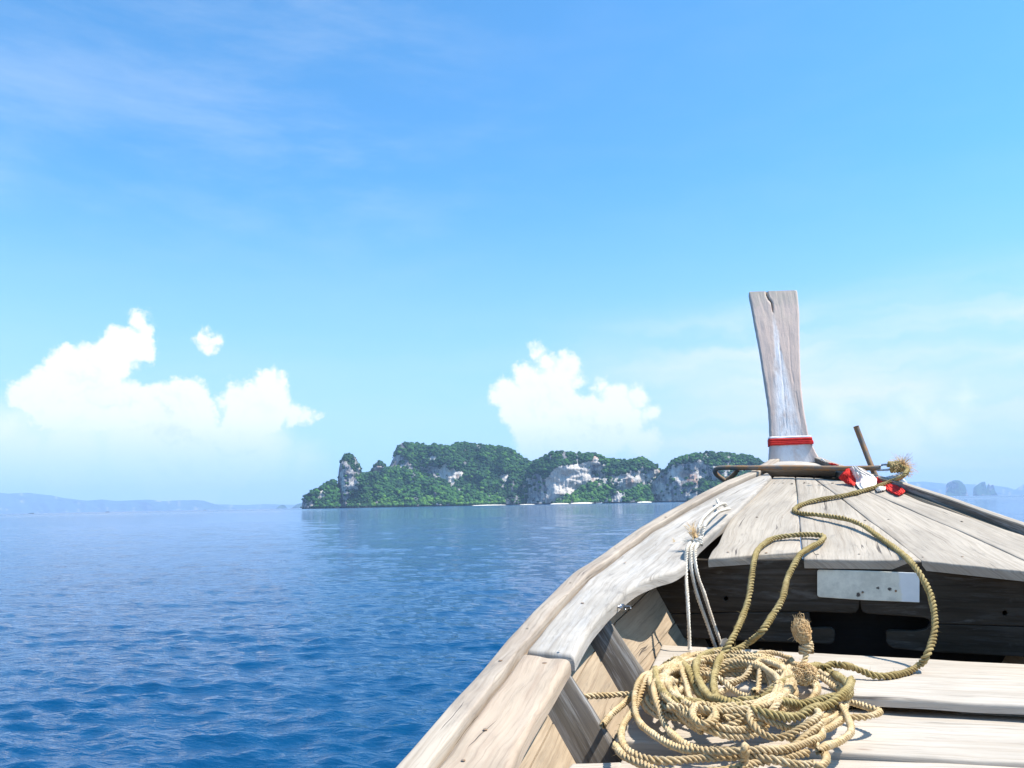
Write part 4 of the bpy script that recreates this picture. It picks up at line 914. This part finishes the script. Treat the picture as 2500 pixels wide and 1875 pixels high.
for q in range(26):
    p = placed[rng.integers(0, len(placed))]; fray('frayed_end', p+(0, 0, RR*.6), rng.normal(0, .6, 3)+(0, 0, .8), 4, .022, .6, M['fray'], coil, 1.2, .0006, 50+q) if q < 7 else None
# white cord knotted round the cap with its strands hanging to the floor
def r5(p): return (1600+p[0]/6.143, 1180+p[1]/6.143)
def cd(x, y, l=0.): return on_sheer(*r5((x, y)), -.014+.006+l)
wr = .0068
loopA = [cd(640, 860, .02), cd(640, 760, .045), cd(655, 660, .07), cd(700, 560, .08), cd(780, 460, .085), cd(880, 380, .075), cd(960, 325, .055), cd(1030, 305, .03), cd(1062, 330, .008)]
loopB = [cd(690, 820, .03), cd(710, 720, .055), cd(750, 620, .075), cd(830, 520, .08), cd(930, 440, .07), cd(1030, 400, .045), cd(1110, 385, .016)]
loopC = [cd(925, 248, .018), cd(945, 290, .02), cd(975, 320, .03), cd(1000, 300, .03), cd(1050, 350, .012)]
yh = 2.98
def hp(p, Y): return at_y(*r5(p), Y)
def h3(p, Y): return at_y(*c3(p), Y)
e1 = at_z(*c3((992, 655)), FZ+.004)
hA = [cd(560, 850, .03), cd(520, 900, .03), hp((480, 980), 3.02), hp((458, 1150), 2.99), hp((462, 1400), 2.96), h3((972, 200), 2.90), h3((982, 400), 2.87), e1+(0, .004, .02), e1]
hB = [cd(600, 880, .03), hp((540, 980), 3.03), hp((530, 1150), 3.0), hp((560, 1400), 2.99), h3((1060, 200), 2.99), h3((1130, 400), 3.0), h3((1200, 600), 3.02), h3((1215, 640), 3.03)]
hC = [cd(640, 900, .03), hp((600, 1000), 3.03), hp((595, 1150), 3.0), hp((640, 1400), 2.99), h3((1110, 160), 2.99), h3((1180, 380), 3.0), h3((1245, 570), 3.02), h3((1260, 640), 3.03)]
kc = cd(640, 880, .03); kp = []
for i in range(46):
    a = i/14*6.283; kp.append(kc+np.array([.013*math.cos(a), .010*math.sin(a)-.004, (i/14-1.6)*.0085+.004*math.cos(a)]))
kp2 = []
for i in range(24):
    a = i/12*6.283; kp2.append(kc+np.array([.006*math.sin(a)+.004, .014*math.cos(a), .016*math.sin(a)-.002]))
wc = rope('white_cord', [loopA, loopB, loopC, hA, hB, hC, kp, kp2], wr, M['white_rope'], 'knotted white cord looped on the left gunwale with strands hanging down', 'cord', fuzz=.4)
fray('frayed_tip', kc+(-.01, 0, .015), (-.25, .35, .9), 60, .065, .13, M['fray'], wc, .25, .0011, 11)
fray('frayed_tip', kc+(-.02, 0, .008), (-1, .1, .12), 8, .085, .12, M['white_rope'], wc, .35, .0010, 12)
fray('frayed_tip', cd(280, 865, .01), (-.3, 0, .3), 16, .012, .6, M['fray'], wc, .5, .0009, 13)
vv, ff = tube(np.array([at_y(1762, 1575, 2.99), at_y(1768, 1566, 2.985), at_y(1776, 1562, 2.985)]), np.array([.007, .011, .008]), 10); mesh('knotted_stub', vv, ff, M['white_rope'], wc)
wc2 = None
# ------------------------------------------------------------------ anchor lying over the bow
anc = empty('anchor', tuple(at_y(1900, 1145, 4.3)), 'rusty iron bar anchor with bent fluke lying across the bow', 'anchor')
def r5c(p): return (1700+p[0]/2.91, 680+p[1]/2.91)
def bar(name, pts, rad, mat, k=10):
    P_ = catmull(np.array(pts), .012); vv, ff = tube(P_, rad, k); return mesh(name, vv, ff, mat, anc)
AY = 4.26
bar('shank', [at_y(*r5c((205, 1438)), 4.32), at_y(*r5c((150, 1398)), 4.30), at_y(*r5c((132, 1368)), 4.28), at_y(*r5c((150, 1350)), 4.27), at_y(*r5c((200, 1344)), 4.26), at_y(*r5c((400, 1345)), 4.22), at_y(*r5c((700, 1343)), 4.18), at_y(*r5c((1000, 1349)), 4.13), at_y(*r5c((1190, 1347)), 4.10), at_y(*r5c((1310, 1345)), 4.08)], .0125, M['iron'])
bar('fluke', [at_y(*r5c((300, 1350)), 4.27), at_y(*r5c((285, 1372)), 4.29), at_y(*r5c((255, 1405)), 4.31), at_y(*r5c((205, 1438)), 4.32)], .0115, M['iron'])
bar('stock', [at_y(*r5c((1134, 1050)), 4.20), at_y(*r5c((1180, 1170)), 4.19), at_y(*r5c((1240, 1325)), 4.14), at_y(*r5c((1272, 1400)), 4.12), at_y(*r5c((1290, 1440)), 4.11)], .0135, M['iron'])
bar('ring', [at_y(*r5c((1285, 1362)), 4.08), at_y(*r5c((1330, 1360)), 4.07), at_y(*r5c((1375, 1355)), 4.06), at_y(*r5c((1392, 1340)), 4.06), at_y(*r5c((1370, 1325)), 4.08), at_y(*r5c((1330, 1322)), 4.10), at_y(*r5c((1300, 1332)), 4.10)], .0048, M['steel'], 8)
rebase(anc)
# hitch of the olive rope on the ring, with its frayed end
hc = at_y(*r5c((1405, 1338)), 4.03); hp_ = []
for i in range(64):
    a = i/16*6.283; hp_.append(hc+np.array([(i/16-2)*.0125+.004, .021*math.cos(a), .021*math.sin(a)]))
kt = rope('hitch', [hp_], RR*.95, M['olive'], parent=oliv)
fray('frayed_end', hc+(.030, 0, .0), (.55, -.1, .75), 240, .072, .30, M['fray'], oliv, 1.5, .0011, 21)
fray('frayed_end', hc+(.040, 0, -.02), (.9, -.1, -.35), 110, .045, .45, M['fray'], oliv, 1.6, .0010, 22)
fray('frayed_end', hc+(.01, 0, -.015), (.1, -.1, -1), 14, .03, .5, M['olive'], oliv, .6, .0009, 23)
# ------------------------------------------------------------------ cloths
def cloth(name, rows, mat, parent, seed=0, fold=.006, n=34, th=.0016, bulge=.02, nf=5):
    G = []
    for r_ in rows:
        line = []
        for (X, Y) in r_:
            px, py = 1980+X/6.9125, 1050+Y/6.9125; d = on_sheer(px, py, D_+.008)
            if d is None or d[1] > 4.06: d = at_y(px, py, 4.06)
            line.append(d)
        G.append(resample(catmull(np.array(line), .004), n))
    G = np.array(G); G = np.stack([resample(catmull(G[:, j], .004), n) for j in range(n)], 1)
    a, b = np.meshgrid(np.linspace(0, 1, n), np.linspace(0, 1, n), indexing='ij')
    for i in range(n):
        for j in range(n):
            w1 = fold*(math.sin(nf*6.28*b[i, j]+3*mnoise.noise((a[i, j]*2, b[i, j]*2, seed))*2+a[i, j]*2)+.8*mnoise.noise((a[i, j]*7, b[i, j]*9, seed+3)))
            bl = bulge*math.sin(math.pi*a[i, j])*math.sin(math.pi*b[i, j]); v = G[i, j]-O; v = v/np.linalg.norm(v)
            G[i, j] = G[i, j]-v*(abs(w1)+bl)*1.2+np.array([0, 0, .4*w1+.3*bl])
    o = mesh(name, G.reshape(-1, 3), grid_faces(n, n), mat, parent)
    md = o.modifiers.new('thickness', 'SOLIDIFY'); md.thickness = th; md.offset = 0; return o
cl_ = empty('cloth_scarf', tuple(at_y(2135, 1170, 4.0)), 'crumpled red and white cloth draped under the anchor bar on deck', 'cloth')
cloth('red_fold', [[(590, 668), (640, 652), (690, 700)], [(480, 790), (600, 750), (730, 770)], [(485, 825), (620, 850), (752, 850)], [(580, 895), (680, 925), (742, 945)]], M['red'], cl_, 1)
cloth('white_fold', [[(650, 650), (740, 608), (840, 640)], [(690, 760), (800, 730), (960, 710)], [(755, 850), (900, 830), (1090, 800)], [(765, 930), (930, 930), (1112, 885)], [(830, 1002), (950, 990), (1095, 935)]], M['white'], cl_, 2, .006, 46, bulge=.03, nf=3)
cloth('white_fold', [[(1090, 1000), (1150, 950), (1265, 955)], [(1120, 1040), (1200, 1025), (1255, 1010)]], M['white'], cl_, 3, .004)
cloth('red_fold', [[(1085, 805), (1160, 795), (1255, 860)], [(1120, 890), (1200, 880), (1330, 915)], [(1245, 960), (1350, 930), (1480, 950)], [(1300, 1020), (1430, 1035), (1585, 1030)], [(1440, 1090), (1500, 1095), (1565, 1065)]], M['red'], cl_, 4, .005, bulge=.012)
cloth('white_fold', [[(1200, 832), (1250, 800), (1340, 765)], [(1300, 838), (1390, 790), (1460, 750)], [(1395, 850), (1460, 810), (1525, 790)], [(1500, 960), (1560, 925), (1612, 875)], [(1625, 1003), (1655, 1000), (1702, 998)]], M['purewhite'], cl_, 5, .002, bulge=.006, nf=2)
cloth('red_fold', [[(290, 556), (340, 556), (420, 575)], [(330, 580), (390, 592), (480, 598)]], M['red'], cl_, 6, .003, 20, bulge=.004)
cloth('white_fold', [[(165, 480), (200, 486), (225, 510)], [(170, 520), (200, 525), (245, 545)]], M['purewhite'], cl_, 7, .003, 20, bulge=.004)
rebase(cl_)
# ribbons wound round the stem post
bd = empty('ribbon_band', tuple(at_y(1932, 1076, 4.46)), 'red and white ribbons wound round the foot of the stem post', 'ribbon')
def band(y0, y1, mat, name, out, wav, seed):
    yc = (y0+y1)/2; h = (1128-yc)/414; Yp = 4.50+.30*h**1.5; l, r_ = np.interp(yc, pl[:, 0], pl[:, 1]), np.interp(yc, pl[:, 0], pl[:, 2]); th = .075+.05*(1-h)
    rs = []; n = 60
    A, B = at_y(l-.5, yc-.5, Yp), at_y(r_+.5, yc-2.0, Yp); hh = (y1-y0)/FPX*4.55/2
    x0, x1 = A[0]-out, B[0]+out; Y0, Y1 = Yp-out, Yp+th+out; zc_ = (A[2]+B[2])/2
    per = [(x0, Y0), (x1, Y0), (x1, Y1), (x0, Y1)]
    pts = []
    for k in range(4):
        a, b = np.array(per[k]), np.array(per[(k+1) % 4])
        for f in np.linspace(0, 1, 15)[:-1]: pts.append(a+(b-a)*f)
    for i, q in enumerate(pts):
        zz = zc_+.0018*vnoise(i*.35, seed)+wav*(q[0]-x0); hv = hh*(1+.25*vnoise(i*.3, seed+4)); rs.append([(q[0], q[1], zz-hv), (q[0]+(0 if 0 < i % 15 else 0), q[1]-.004*(i < 15), zz-hv*.4), (q[0], q[1]-.004*(i < 15), zz+hv*.4), (q[0], q[1], zz+hv)])
    rs.append(rs[0]); o = mesh(name, np.array(rs).reshape(-1, 3), grid_faces(len(rs), 4), mat, bd)
    md = o.modifiers.new('thickness', 'SOLIDIFY'); md.thickness = .003; md.offset = 0
band(1067, 1071.5, M['purewhite'], 'white_ribbon', .005, 0, 1)
band(1071, 1077, M['red'], 'red_ribbon', .006, 0, 2); band(1077, 1082, M['red'], 'red_ribbon', .0055, -.004, 3); band(1081, 1087, M['red'], 'red_ribbon', .005, .006, 4)
rebase(bd)
